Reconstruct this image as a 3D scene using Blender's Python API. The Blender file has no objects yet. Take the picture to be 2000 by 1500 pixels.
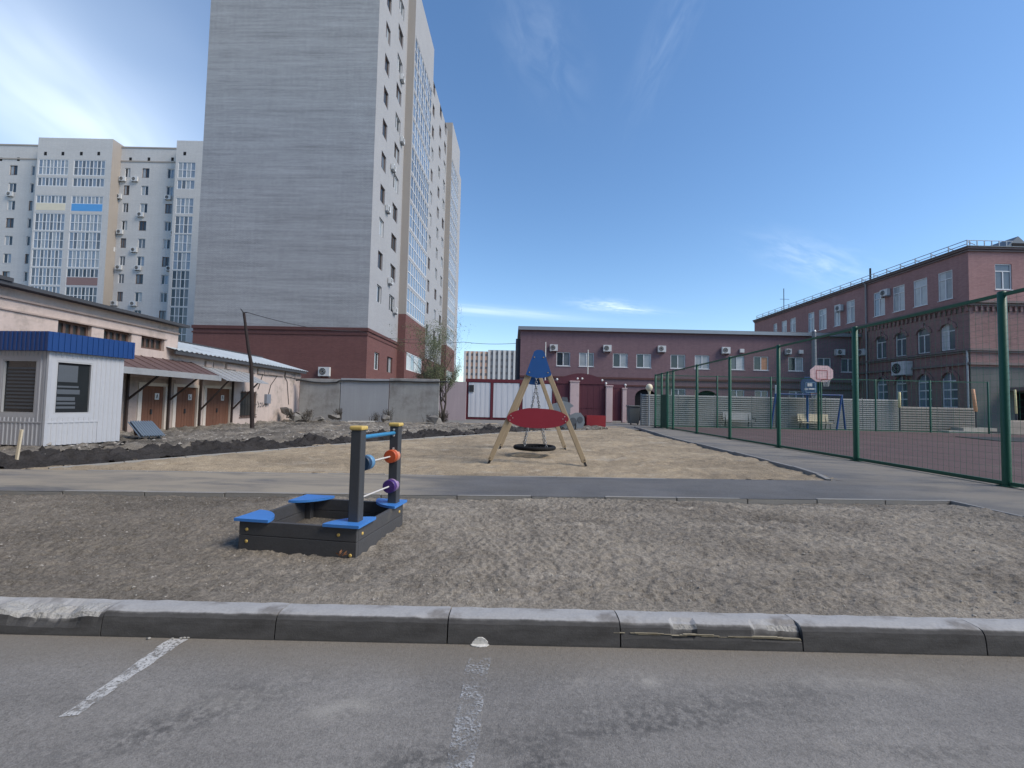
import bpy, bmesh, math, random
import numpy as np
from mathutils import Vector, Matrix, Euler
random.seed(7); RNG = np.random.default_rng(11)
SC = bpy.context.scene
COL = SC.collection

# ------------------------------------------------------------------ camera, sky, sun, exposure
F_PX, PITCH, ROLL, CAM_H = 880.0, math.atan(40/880), 0.022, 1.27
CAM_R = Matrix.Rotation(math.pi/2 + PITCH, 3, 'X') @ Matrix.Rotation(ROLL, 3, 'Z')
cd = bpy.data.cameras.new('camera'); cam = bpy.data.objects.new('camera', cd); COL.objects.link(cam)
cd.sensor_fit = 'HORIZONTAL'; cd.sensor_width = 36.0; cd.lens = 36.0*F_PX/2000
cd.clip_start = 0.05; cd.clip_end = 5000
cam.matrix_world = Matrix.Translation((0, 0, CAM_H)) @ CAM_R.to_4x4()
SC.camera = cam

SUN_AZ, SUN_EL = math.radians(112), math.radians(45)      # azimuth from +Y towards +X
EXPOSURE = 0.94
SKY_STRENGTH = 0.104
sl = bpy.data.lights.new('sun', 'SUN'); sl.energy = 1.8; sl.angle = math.radians(28); sl.color = (1.0, 0.90, 0.765)
so = bpy.data.objects.new('sun', sl); COL.objects.link(so)
sdir = Vector((math.sin(SUN_AZ)*math.cos(SUN_EL), math.cos(SUN_AZ)*math.cos(SUN_EL), math.sin(SUN_EL)))
so.rotation_euler = sdir.to_track_quat('Z', 'Y').to_euler(); so.location = (20, -10, 40)
SC.view_settings.view_transform = 'Standard'
SC.view_settings.look = 'None'; SC.view_settings.exposure = EXPOSURE; SC.view_settings.gamma = 1
SC.view_settings.use_curve_mapping = False
SC.render.engine = 'CYCLES'
SC.cycles.use_denoising = True
SC.cycles.max_bounces = 6; SC.cycles.diffuse_bounces = 3; SC.cycles.glossy_bounces = 3

def ray(u, v):
    return CAM_R @ Vector(((u-1000)/F_PX, (750-v)/F_PX, -1.0))
EYE = Vector((0, 0, CAM_H))
def G(u, v, z=0.0):                       # point of the horizontal plane z seen at photo pixel (u, v)
    d = ray(u, v); return EYE + d*((z-CAM_H)/d.z)
def P(u, v, Y):                           # point at depth Y seen at photo pixel (u, v)
    d = ray(u, v); return EYE + d*(Y/d.y)
def dir_px(u, v): return ray(u, v).normalized()

def nd(nt, t, loc=None, **kw):
    n = nt.nodes.new(t)
    for k, val in kw.items():
        if k.startswith('i_'):
            key = k[2:]
            n.inputs[int(key) if key.isdigit() else key.replace('_', ' ')].default_value = val
        else: setattr(n, k, val)
    return n
def mth(nt, op, a, b=None, c=None, clamp=False):
    n = nt.nodes.new('ShaderNodeMath'); n.operation = op; n.use_clamp = clamp
    for i, x in enumerate((a, b, c)):
        if x is None: continue
        if isinstance(x, (int, float)): n.inputs[i].default_value = x
        else: nt.links.new(x, n.inputs[i])
    return n.outputs[0]
def mixc(nt, fac, a, b, mode='MIX'):
    n = nt.nodes.new('ShaderNodeMix'); n.data_type = 'RGBA'; n.blend_type = mode; n.clamp_factor = True
    for i, x in ((0, fac), (6, a), (7, b)):
        if isinstance(x, (int, float)): n.inputs[i].default_value = x
        elif isinstance(x, (tuple, list)): n.inputs[i].default_value = (*x[:3], 1)
        else: nt.links.new(x, n.inputs[i])
    return n.outputs[2]

def make_world():
    w = bpy.data.worlds.new('World'); SC.world = w; w.use_nodes = True
    nt = w.node_tree; nt.nodes.clear(); L = nt.links.new
    out = nd(nt, 'ShaderNodeOutputWorld'); bg = nd(nt, 'ShaderNodeBackground')
    sky = nd(nt, 'ShaderNodeTexSky'); sky.sky_type = 'NISHITA'; sky.sun_disc = False
    sky.sun_elevation = SUN_EL; sky.sun_rotation = SUN_AZ
    sky.altitude = 100; sky.air_density = 1.0; sky.dust_density = 0.35; sky.ozone_density = 2.0
    tc = nd(nt, 'ShaderNodeTexCoord')
    nrm = nd(nt, 'ShaderNodeVectorMath', operation='NORMALIZE'); L(tc.outputs['Generated'], nrm.inputs[0])
    def patch(u, v, wide, high, tilt, scale, seed, lo, hi, det=5.0):
        # a cirrus streak that hangs in one direction of the sky
        d = dir_px(u, v); side = d.cross(Vector((0, 0, 1))).normalized(); up = side.cross(d)
        c, s = math.cos(tilt), math.sin(tilt); a = side*c + up*s; b = up*c - side*s
        def dot(vec):
            n = nd(nt, 'ShaderNodeVectorMath', operation='DOT_PRODUCT'); L(nrm.outputs[0], n.inputs[0]); n.inputs[1].default_value = vec
            return n.outputs['Value']
        x, y, z = dot(a), dot(b), dot(d)
        cb = nd(nt, 'ShaderNodeCombineXYZ'); L(mth(nt, 'DIVIDE', x, wide), cb.inputs[0]); L(mth(nt, 'DIVIDE', y, high), cb.inputs[1]); cb.inputs[2].default_value = seed
        no = nd(nt, 'ShaderNodeTexNoise', i_Scale=scale, i_Detail=det, i_Roughness=0.55, i_Distortion=0.5); L(cb.outputs[0], no.inputs['Vector'])
        r2 = mth(nt, 'ADD', mth(nt, 'POWER', mth(nt, 'DIVIDE', x, wide), 2), mth(nt, 'POWER', mth(nt, 'DIVIDE', y, high), 2))
        fall = mth(nt, 'EXPONENT', mth(nt, 'MULTIPLY', r2, -1.0))
        front = mth(nt, 'GREATER_THAN', z, 0.0)
        m = nd(nt, 'ShaderNodeMapRange', interpolation_type='SMOOTHSTEP'); L(no.outputs['Fac'], m.inputs[0]); m.inputs[1].default_value = lo; m.inputs[2].default_value = hi
        return mth(nt, 'MULTIPLY', mth(nt, 'MULTIPLY', fall, front), m.outputs[0])
    hs = nd(nt, 'ShaderNodeHueSaturation'); hs.inputs['Saturation'].default_value = 1.15; L(sky.outputs[0], hs.inputs['Color'])
    col = hs.outputs[0]
    ps = [(120, 190, .36, .24, -.5, .7, 1.3, -.2, .8, .30), (150, 225, .18, .06, -.65, 1.0, 4.1, .1, .75, .42),
          (40, 260, .32, .12, -.2, .8, 8.0, -.1, .8, .34),
          (940, 606, .20, .010, -.04, 1.0, 2.2, .15, .7, .38), (1190, 598, .06, .011, -.10, 1.6, 5.7, .3, .7, .42),
          (1220, 603, .07, .006, -.12, 1.4, 6.1, .3, .7, .35), (1590, 510, .08, .028, -.5, 1.3, 7.7, .3, .8, .3),
          (1310, 60, .03, .11, -.5, 1.2, 3.4, .3, .8, .08), (1060, 90, .05, .09, .6, 1.2, 9.4, .3, .8, .09)]
    white = nd(nt, 'ShaderNodeRGB'); white.outputs[0].default_value = (6.6, 7.4, 8.2, 1)
    for (u, v, wd, hg, tl, scl, sd, lo, hi, amt) in ps:
        col = mixc(nt, mth(nt, 'MULTIPLY', patch(u, v, wd, hg, tl, scl, sd, lo, hi, 2.5 if u < 300 else 5.0), amt), col, white.outputs[0])
    L(col, bg.inputs[0]); bg.inputs[1].default_value = SKY_STRENGTH; L(bg.outputs[0], out.inputs[0])
make_world()

# ------------------------------------------------------------------ materials
def new_mat(name):
    m = bpy.data.materials.new(name); m.use_nodes = True
    nt = m.node_tree; b = nt.nodes['Principled BSDF']
    return m, nt, b
def coords(nt, kind='Object', sc=(1, 1, 1)):
    tc = nd(nt, 'ShaderNodeTexCoord'); mp = nd(nt, 'ShaderNodeMapping'); mp.inputs['Scale'].default_value = sc
    nt.links.new(tc.outputs[kind], mp.inputs[0]); return mp.outputs[0]
def noise(nt, vec, scale, detail=4, rough=.55, dist=0):
    n = nd(nt, 'ShaderNodeTexNoise', i_Scale=scale, i_Detail=float(detail), i_Roughness=rough, i_Distortion=float(dist)); nt.links.new(vec, n.inputs['Vector'])
    return n.outputs['Fac']
def ramp(nt, fac, lo, hi):
    m = nd(nt, 'ShaderNodeMapRange', interpolation_type='SMOOTHSTEP'); nt.links.new(fac, m.inputs[0]); m.inputs[1].default_value = lo; m.inputs[2].default_value = hi
    return m.outputs[0]
def vary(nt, col, terms):                 # col * (1 + sum amt*2*(noise-.5))
    val = None
    for fac, amt in terms:
        t = mth(nt, 'MULTIPLY', mth(nt, 'SUBTRACT', fac, .5), 2*amt)
        val = t if val is None else mth(nt, 'ADD', val, t)
    val = mth(nt, 'ADD', val, 1.0)
    h = nd(nt, 'ShaderNodeHueSaturation'); nt.links.new(val, h.inputs['Value'])
    if isinstance(col, (tuple, list)): h.inputs['Color'].default_value = (*col[:3], 1)
    else: nt.links.new(col, h.inputs['Color'])
    return h.outputs[0]
def add_bump(nt, b, h, strength, dist=.02):
    n = nd(nt, 'ShaderNodeBump'); n.inputs['Strength'].default_value = strength; n.inputs['Distance'].default_value = dist
    nt.links.new(h, n.inputs['Height']); nt.links.new(n.outputs[0], b.inputs['Normal'])
MATS = {}
def mat(name, col, rough=.75, var=.12, vs=1.5, fine=.08, fs=40, bump=.0, bs=60, spec=.35, metal=0, streak=0, dirt=None, dlo=.55, dhi=.75, ds=1.2, coat=0):
    if name in MATS: return MATS[name]
    m, nt, b = new_mat(name); o = coords(nt)
    c = vary(nt, col, [(noise(nt, o, vs, 5), var), (noise(nt, o, fs, 3), fine)] + ([(noise(nt, coords(nt, sc=(5, 5, .35)), 1.0, 5), streak)] if streak else []))
    if dirt: c = mixc(nt, ramp(nt, noise(nt, o, ds, 7, .65), dlo, dhi), c, dirt)
    nt.links.new(c, b.inputs['Base Color'])
    nt.links.new(mth(nt, 'ADD', mth(nt, 'MULTIPLY', noise(nt, o, vs*2.3, 4), .2), rough-.1), b.inputs['Roughness'])
    b.inputs['Specular IOR Level'].default_value = spec; b.inputs['Metallic'].default_value = metal
    if bump: add_bump(nt, b, noise(nt, o, bs, 4), bump)
    MATS[name] = m; return m
def brick(name, c1, c2, mortar, bw=.26, rh=.085, ms=.010, var=.12, streak=.08, band=0, stain=None, slo=.6, shi=.8, bump=.3):
    if name in MATS: return MATS[name]
    m, nt, b = new_mat(name); uv = coords(nt, 'UV'); o = coords(nt)
    t = nd(nt, 'ShaderNodeTexBrick'); nt.links.new(uv, t.inputs['Vector'])
    t.inputs['Color1'].default_value = (*c1, 1); t.inputs['Color2'].default_value = (*c2, 1); t.inputs['Mortar'].default_value = (*mortar, 1)
    t.inputs['Scale'].default_value = 1.0; t.inputs['Mortar Size'].default_value = ms; t.inputs['Brick Width'].default_value = bw; t.inputs['Row Height'].default_value = rh
    t.inputs['Bias'].default_value = -.1
    terms = [(noise(nt, o, .35, 6, .6), var), (noise(nt, coords(nt, sc=(4, 4, .25)), 1.0, 4), streak), (noise(nt, o, 9, 3), .06)]
    if band:
        terms.append((noise(nt, coords(nt, sc=(.22, .22, 5.5)), 1.0, 6, .75), band))
        terms.append((noise(nt, coords(nt, sc=(.05, .05, 1.1)), 1.0, 3, .6), band*.5))
    c = vary(nt, t.outputs['Color'], terms)
    if stain: c = mixc(nt, ramp(nt, noise(nt, o, .7, 6, .65), slo, shi), c, stain)
    nt.links.new(c, b.inputs['Base Color']); b.inputs['Roughness'].default_value = .9; b.inputs['Specular IOR Level'].default_value = .2
    if bump: add_bump(nt, b, t.outputs['Fac'], -bump, .01)
    MATS[name] = m; return m
def glass(name, col=(.03, .04, .05), rough=.06, spec=.6):
    if name in MATS: return MATS[name]
    m, nt, b = new_mat(name); o = coords(nt)
    nt.links.new(vary(nt, col, [(noise(nt, o, 1.3, 3), .35)]), b.inputs['Base Color'])
    b.inputs['Roughness'].default_value = rough; b.inputs['Specular IOR Level'].default_value = spec
    add_bump(nt, b, noise(nt, o, 1.1, 2), .06, .05)
    MATS[name] = m; return m

# ------------------------------------------------------------------ mesh builder
WLOC = {}
def tag(o, label=None, cat=None, group=None, kind=None):
    if label: o['label'] = label
    if cat: o['category'] = cat
    if group: o['group'] = group
    if kind: o['kind'] = kind
    return o
def thing(name, label, cat, loc, group=None, rz=0):
    o = bpy.data.objects.new(name, None); COL.objects.link(o); o.location = loc; o.rotation_euler.z = rz
    o.empty_display_size = .2; WLOC[o] = Vector(loc)
    return tag(o, label, cat, group)
def frame_of(n):
    n = Vector(n).normalized(); up = Vector((0, 0, 1)) if abs(n.z) < .95 else Vector((0, 1, 0))
    a = up.cross(n).normalized(); return a, n.cross(a), n
class MB:
    def __init__(s): s.v = []; s.f = []; s.m = []; s.s = []
    def poly(s, pts, mi=0, sm=False):
        b = len(s.v); s.v += [tuple(p) for p in pts]; s.f.append(tuple(range(b, b+len(pts)))); s.m.append(mi); s.s.append(sm); return s
    def mesh(s, pts, faces, mi=0, sm=False):
        b = len(s.v); s.v += [tuple(p) for p in pts]
        for f in faces: s.f.append(tuple(i+b for i in f)); s.m.append(mi); s.s.append(sm)
        return s
    def hexa(s, p, mi=0):                  # 8 corners: bottom 4 ccw, top 4 ccw
        return s.mesh(p, [(3, 2, 1, 0), (4, 5, 6, 7), (0, 1, 5, 4), (1, 2, 6, 5), (2, 3, 7, 6), (3, 0, 4, 7)], mi)
    def box(s, x0, x1, y0, y1, z0, z1, mi=0):
        return s.hexa([(x0, y0, z0), (x1, y0, z0), (x1, y1, z0), (x0, y1, z0), (x0, y0, z1), (x1, y0, z1), (x1, y1, z1), (x0, y1, z1)], mi)
    def slab(s, O, a, b, c, mi=0):         # parallelepiped from corner O along a, b, c
        O, a, b, c = map(Vector, (O, a, b, c))
        return s.hexa([O, O+a, O+a+b, O+b, O+c, O+a+c, O+a+b+c, O+b+c], mi)
    def bar(s, p, q, w, d=None, mi=0, up=None):
        p, q = Vector(p), Vector(q); d = d or w; n = (q-p).normalized()
        if up is None: a, b, _ = frame_of(n)
        else:
            a = Vector(up).cross(n).normalized(); b = n.cross(a)
        a = a*w/2; b = b*d/2
        return s.hexa([p-a-b, p+a-b, p+a+b, p-a+b, q-a-b, q+a-b, q+a+b, q-a+b], mi)
    def tube(s, pts, r, n=8, mi=0, sm=True, cap=True):
        pts = [Vector(p) for p in pts]; k = len(pts); rs = r if isinstance(r, (list, tuple)) else [r]*k
        V = []; Fc = []; a = None
        for i, p in enumerate(pts):
            t = (pts[min(i+1, k-1)]-pts[max(i-1, 0)]).normalized()
            if a is None: a, _, _ = frame_of(t)
            a = (a - t*a.dot(t)).normalized(); b = t.cross(a)
            for j in range(n):
                w = 2*math.pi*j/n; V.append(p + (a*math.cos(w) + b*math.sin(w))*rs[i])
        for i in range(k-1):
            for j in range(n):
                j2 = (j+1) % n; Fc.append((i*n+j, i*n+j2, (i+1)*n+j2, (i+1)*n+j))
        s.mesh(V, Fc, mi, sm)
        if cap:
            s.poly([V[j] for j in range(n)][::-1], mi); s.poly([V[(k-1)*n+j] for j in range(n)], mi)
        return s
    def prism(s, outline, O, ux, uy, depth, mi=0, mi_side=None):   # outline (x, y) extruded by vector depth
        O, ux, uy, dp = map(Vector, (O, ux, uy, depth)); a = [O+ux*x+uy*y for x, y in outline]; b = [p+dp for p in a]; n = len(a)
        flip = ux.cross(uy).dot(dp) > 0
        s.poly(a[::-1] if flip else a, mi); s.poly(b if flip else b[::-1], mi)
        for i in range(n):
            j = (i+1) % n; q = [a[i], a[j], b[j], b[i]]
            s.poly(q if flip else q[::-1], mi if mi_side is None else mi_side)
        return s
    def ball(s, c, r, n=10, mi=0, sq=(1, 1, 1)):
        c = Vector(c); V = [c+Vector((0, 0, r*sq[2]))]; Fc = []; m = n//2
        for i in range(1, m):
            for j in range(n):
                t = math.pi*i/m; w = 2*math.pi*j/n
                V.append(c+Vector((r*sq[0]*math.sin(t)*math.cos(w), r*sq[1]*math.sin(t)*math.sin(w), r*sq[2]*math.cos(t))))
        V.append(c-Vector((0, 0, r*sq[2]))); last = len(V)-1
        for j in range(n): Fc.append((0, 1+j, 1+(j+1) % n)); Fc.append((last, 1+(m-2)*n+(j+1) % n, 1+(m-2)*n+j))
        for i in range(m-2):
            for j in range(n): a = 1+i*n; Fc.append((a+j, a+n+j, a+n+(j+1) % n, a+(j+1) % n))
        return s.mesh(V, Fc, mi, True)
    def data(s, name, mats, off=Vector((0, 0, 0))):
        me = bpy.data.meshes.new(name)
        V = np.array(s.v, dtype=np.float64); 
        me.from_pydata((V-np.array(off)).tolist(), [], s.f)
        for m in (mats if isinstance(mats, (list, tuple)) else [mats]): me.materials.append(m)
        me.polygons.foreach_set('material_index', s.m); me.polygons.foreach_set('use_smooth', s.s)
        uv = me.uv_layers.new(name='UVMap'); out = np.zeros((len(me.loops), 2)); k = 0
        for f in s.f:
            pts = V[list(f)]; n = np.zeros(3)
            for i in range(len(f)):
                p, q = pts[i], pts[(i+1) % len(f)]
                n += np.array([(p[1]-q[1])*(p[2]+q[2]), (p[2]-q[2])*(p[0]+q[0]), (p[0]-q[0])*(p[1]+q[1])])
            a = np.abs(n)
            out[k:k+len(f)] = pts[:, [0, 1]] if a[2] >= max(a[0], a[1]) else (pts[:, [1, 2]] if a[0] > a[1] else pts[:, [0, 2]])
            k += len(f)
        uv.data.foreach_set('uv', out.ravel()); me.update(); return me
    def build(s, name, mats, parent=None, loc=None, bevel=0, local=False):
        W = WLOC.get(parent, Vector((0, 0, 0))) if parent else Vector((0, 0, 0))
        if local: loc = Vector(loc or (0, 0, 0)); off = Vector((0, 0, 0))
        else:
            loc = Vector(loc) if loc is not None else (W if parent else Vector((0, 0, 0))); off = loc
        o = bpy.data.objects.new(name, s.data(name, mats, off)); COL.objects.link(o)
        if parent is not None: o.parent = parent
        o.location = loc - W if not local else loc
        WLOC[o] = Vector(loc)
        if bevel:
            b = o.modifiers.new('bevel', 'BEVEL'); b.width = bevel; b.segments = 2; b.limit_method = 'ANGLE'
        return o
def struct(o): o['kind'] = 'structure'; return o
def copy_tree(o, parent=None):
    c = o.copy(); COL.objects.link(c)
    if parent is not None: c.parent = parent
    for ch in list(o.children): copy_tree(ch, c)
    return c
ORD = ['first', 'second', 'third', 'fourth', 'fifth', 'sixth', 'seventh', 'eighth', 'ninth', 'tenth', 'eleventh', 'twelfth', 'thirteenth', 'fourteenth', 'fifteenth']

# ------------------------------------------------------------------ facades and windows
class Plane:                               # vertical wall plane; ud runs to the right seen from outside
    def __init__(s, O, ud): s.O = Vector(O); s.ud = Vector((ud[0], ud[1], 0)).normalized(); s.n = s.ud.cross(Vector((0, 0, 1)))
    def px(s, u, v):
        d = ray(u, v); t = (s.O-EYE).dot(s.n)/d.dot(s.n); p = EYE+d*t
        return (p-s.O).dot(s.ud), p.z
    def at(s, a, z, out=0.0):
        p = s.O + s.ud*a + s.n*out; return Vector((p.x, p.y, z))
    def rz(s): return math.atan2(s.ud.y, s.ud.x)
    def rect(s, u0, v0, u1, v1):
        a0, z1 = s.px(u0, v0); a1, z0 = s.px(u1, v1); return (a0, a1, z0, z1)
def facade(mb, pl, a0, a1, z0, z1, holes=(), depth=.18, mi=0, out=0.0):
    us = sorted({a0, a1, *[h[0] for h in holes], *[h[1] for h in holes]}); us = [u for u in us if a0-1e-6 <= u <= a1+1e-6]
    zs = sorted({z0, z1, *[h[2] for h in holes], *[h[3] for h in holes]}); zs = [z for z in zs if z0-1e-6 <= z <= z1+1e-6]
    for i in range(len(us)-1):
        run = None
        for j in range(len(zs)-1):
            cu, cz = (us[i]+us[i+1])/2, (zs[j]+zs[j+1])/2
            if any(h[0] < cu < h[1] and h[2] < cz < h[3] for h in holes): continue
            mb.poly([pl.at(us[i], zs[j], out), pl.at(us[i+1], zs[j], out), pl.at(us[i+1], zs[j+1], out), pl.at(us[i], zs[j+1], out)], mi)
    for h in holes:
        u0, u1, w0, w1 = h[:4]; A = pl.at; o, d = out, out-depth
        mb.poly([A(u0, w0, o), A(u1, w0, o), A(u1, w0, d), A(u0, w0, d)], mi); mb.poly([A(u0, w1, d), A(u1, w1, d), A(u1, w1, o), A(u0, w1, o)], mi)
        mb.poly([A(u0, w0, d), A(u0, w1, d), A(u0, w1, o), A(u0, w0, o)], mi); mb.poly([A(u1, w0, o), A(u1, w1, o), A(u1, w1, d), A(u1, w0, d)], mi)
        if len(h) > 4:                     # arched head with rise h[4]
            r = h[4]; uc, hw = (u0+u1)/2, (u1-u0)/2; N = 8
            arc = [(uc-hw*math.cos(math.pi*k/N), w1-r+r*math.sin(math.pi*k/N)) for k in range(N+1)]
            for k in range(N):
                (p0, q0), (p1, q1) = arc[k], arc[k+1]
                mb.poly([A(p0, q0, o), A(p1, q1, o), A(p1, w1, o), A(p0, w1, o)], mi)
                mb.poly([A(p0, q0, d), A(p1, q1, d), A(p1, q1, o), A(p0, q0, o)], mi)
WCACHE = {}
def win_data(w, h, style, fm, pm):
    key = (round(w, 2), round(h, 2), style, fm.name, tuple(p.name for p in pm))
    if key in WCACHE: return WCACHE[key]
    f = MB(); t = .035 if fm.name == 'kiosk_frame' else (.07 if w < 3 else .11); x0, x1 = -w/2, w/2; y0, y1 = -.03, .05
    f.box(x0, x0+t, y0, y1, 0, h); f.box(x1-t, x1, y0, y1, 0, h); f.box(x0+t, x1-t, y0, y1, 0, t); f.box(x0+t, x1-t, y0, y1, h-t, h)
    cuts = [x0+t, x1-t]; kind, *arg = style.split(':')
    if kind == 'two': cuts = [x0+t, 0, x1-t]
    if kind == 'left': cuts = [x0+t, x0+w*.38, x1-t]
    if kind == 'tee': cuts = [x0+t, 0, x1-t]; f.box(x0+t, x1-t, y0, y1, h*.7, h*.7+t)
    if kind == 'grid':
        c, r = int(arg[0]), int(arg[1]); cuts = [x0+t+(w-2*t)*i/c for i in range(c+1)]
        for j in range(1, r): f.box(x0+t, x1-t, y0+.005, y1, h*j/r-.05, h*j/r+.05)
    for c in cuts[1:-1]: f.box(c-(.055 if kind == 'grid' and w > 2 else .04), c+(.055 if kind == 'grid' and w > 2 else .04), y0+.003, y1, t, h-t if kind != 'tee' else h*.7)
    if kind != 'grid' and fm.name != 'kiosk_frame': f.box(x0-.05, x1+.05, -.12, -.03, -.045, -.005)      # sill
    p = MB()
    for i in range(len(cuts)-1):
        p.poly([(cuts[i], .015, t*.5), (cuts[i+1], .015, t*.5), (cuts[i+1], .015, h-t*.5), (cuts[i], .015, h-t*.5)], i % len(pm))
    WCACHE[key] = (f.data('window', fm), p.data('pane', pm)); return WCACHE[key]
def window(pl, rect, style, fm, pm, parent, recess=.12, name='window'):
    a0, a1, z0, z1 = rect[:4]
    fd, pd = win_data(a1-a0, z1-z0, style, fm, pm)
    o = bpy.data.objects.new(name, fd); COL.objects.link(o); o.parent = parent
    w = pl.at((a0+a1)/2, z0, -recess); o.location = w - WLOC[parent]; o.rotation_euler.z = pl.rz(); WLOC[o] = w
    q = bpy.data.objects.new('pane', pd); COL.objects.link(q); q.parent = o
    return o

# numpy value noise for ground relief
def vnoise(x, y, seed):
    xi = np.floor(x).astype(np.int64); yi = np.floor(y).astype(np.int64); fx = x-xi; fy = y-yi
    fx = fx*fx*(3-2*fx); fy = fy*fy*(3-2*fy)
    def h(a, b):
        n = (a*374761393 + b*668265263 + seed*2147483647) & 0xffffffff
        n = ((n ^ (n >> 13))*1274126177) & 0xffffffff
        return ((n ^ (n >> 16)) & 0xffff)/65535.0
    return (h(xi, yi)*(1-fx)+h(xi+1, yi)*fx)*(1-fy) + (h(xi, yi+1)*(1-fx)+h(xi+1, yi+1)*fx)*fy - .5
def fbm(x, y, sc, seed, octs=4, g=.5):
    t = np.zeros_like(x); a = 1.0
    for i in range(octs): t += a*vnoise(x*sc, y*sc, seed+i*17); a *= g; sc *= 2.03
    return t
def grid_mesh(name, xs, ys, zf, m, keep=None):
    X, Y = np.meshgrid(xs, ys); Z = zf(X, Y); nx, ny = len(xs), len(ys)
    V = np.stack([X.ravel(), Y.ravel(), Z.ravel()], 1)
    i, j = np.meshgrid(np.arange(nx-1), np.arange(ny-1)); b = (j*nx+i)
    Fq = np.stack([b, b+1, b+nx+1, b+nx], -1).reshape(-1, 4)
    if keep is not None:
        c = V[Fq].mean(1); Fq = Fq[keep(c[:, 0], c[:, 1])]
        used = np.unique(Fq); re = np.zeros(len(V), dtype=np.int64); re[used] = np.arange(len(used)); V = V[used]; Fq = re[Fq]
    me = bpy.data.meshes.new(name); me.vertices.add(len(V)); me.vertices.foreach_set('co', V.ravel())
    me.loops.add(len(Fq)*4); me.loops.foreach_set('vertex_index', Fq.ravel().astype(np.int32))
    me.polygons.add(len(Fq)); me.polygons.foreach_set('loop_start', np.arange(0, len(Fq)*4, 4, dtype=np.int32))
    me.polygons.foreach_set('use_smooth', np.ones(len(Fq), dtype=bool)); me.update(calc_edges=True); me.validate()
    me.materials.append(m); o = bpy.data.objects.new(name, me); COL.objects.link(o); return struct(o)

# ================================================================== GROUND
def m_sand(name, c1, c2, damp, plo=.5, phi=.75, bump=.5, pebble=.5, pale=None, left_damp=False):
    m, nt, b = new_mat(name); o = coords(nt)
    n1 = noise(nt, o, .9, 6, .6); n2 = noise(nt, coords(nt, sc=(1, .55, 1)), 6.0, 5, .65); n3 = noise(nt, o, 42, 4, .75); n4 = noise(nt, o, 170, 2)
    c = mixc(nt, ramp(nt, n1, .3, .7), c1, c2)
    c = mixc(nt, mth(nt, 'MULTIPLY', ramp(nt, noise(nt, o, .55, 7, .68, .5), plo, phi), .75), c, damp)
    if pale: c = mixc(nt, mth(nt, 'MULTIPLY', ramp(nt, noise(nt, coords(nt, sc=(1, 2.2, 1)), 1.1, 6, .62, .8), .55, .68), .75), c, pale)
    if left_damp:
        sp = nd(nt, 'ShaderNodeSeparateXYZ'); nt.links.new(o, sp.inputs[0]); wob = mth(nt, 'ADD', sp.outputs[0], mth(nt, 'MULTIPLY', noise(nt, o, .8, 5, .6), 3.0))
        c = mixc(nt, mth(nt, 'MULTIPLY', ramp(nt, mth(nt, 'MULTIPLY', wob, -1.0), -1.2, 2.2), .62), c, damp)
    n3c = ramp(nt, n3, .28, .72)
    big = ramp(nt, noise(nt, coords(nt, sc=(.35, .8, 1)), .9, 4, .55, .6), .30, .70)
    c = vary(nt, c, [(n2, .34), (n3c, .36), (n4, .30), (big, .16)])
    v = nd(nt, 'ShaderNodeTexVoronoi', i_Scale=42.0); nt.links.new(o, v.inputs['Vector'])
    peb = mth(nt, 'MULTIPLY', mth(nt, 'LESS_THAN', v.outputs['Distance'], .16), pebble)
    c = mixc(nt, peb, c, (.36, .34, .31))
    nt.links.new(c, b.inputs['Base Color']); b.inputs['Roughness'].default_value = .95; b.inputs['Specular IOR Level'].default_value = .15
    h = mth(nt, 'ADD', mth(nt, 'MULTIPLY', n2, 1.2), mth(nt, 'ADD', n3, mth(nt, 'MULTIPLY', n4, .5)))
    add_bump(nt, b, h, bump, .02); return m
M_SAND = m_sand('near_sand', (.315, .282, .235), (.26, .234, .198), (.135, .118, .098), .50, .70, 1.0, .35, (.40, .36, .305), True)
M_SAND2 = m_sand('play_sand', (.35, .285, .20), (.30, .245, .175), (.20, .165, .12), .55, .78, .6, .2, (.38, .33, .26))
M_DIRT = m_sand('dirt', (.25, .225, .19), (.17, .155, .135), (.08, .074, .067), .46, .62, 1.0, .5, (.38, .355, .31))
M_SOIL = m_sand('black_soil', (.055, .051, .050), (.036, .034, .034), (.022, .021, .022), .5, .7, 1.0, .05)

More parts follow.
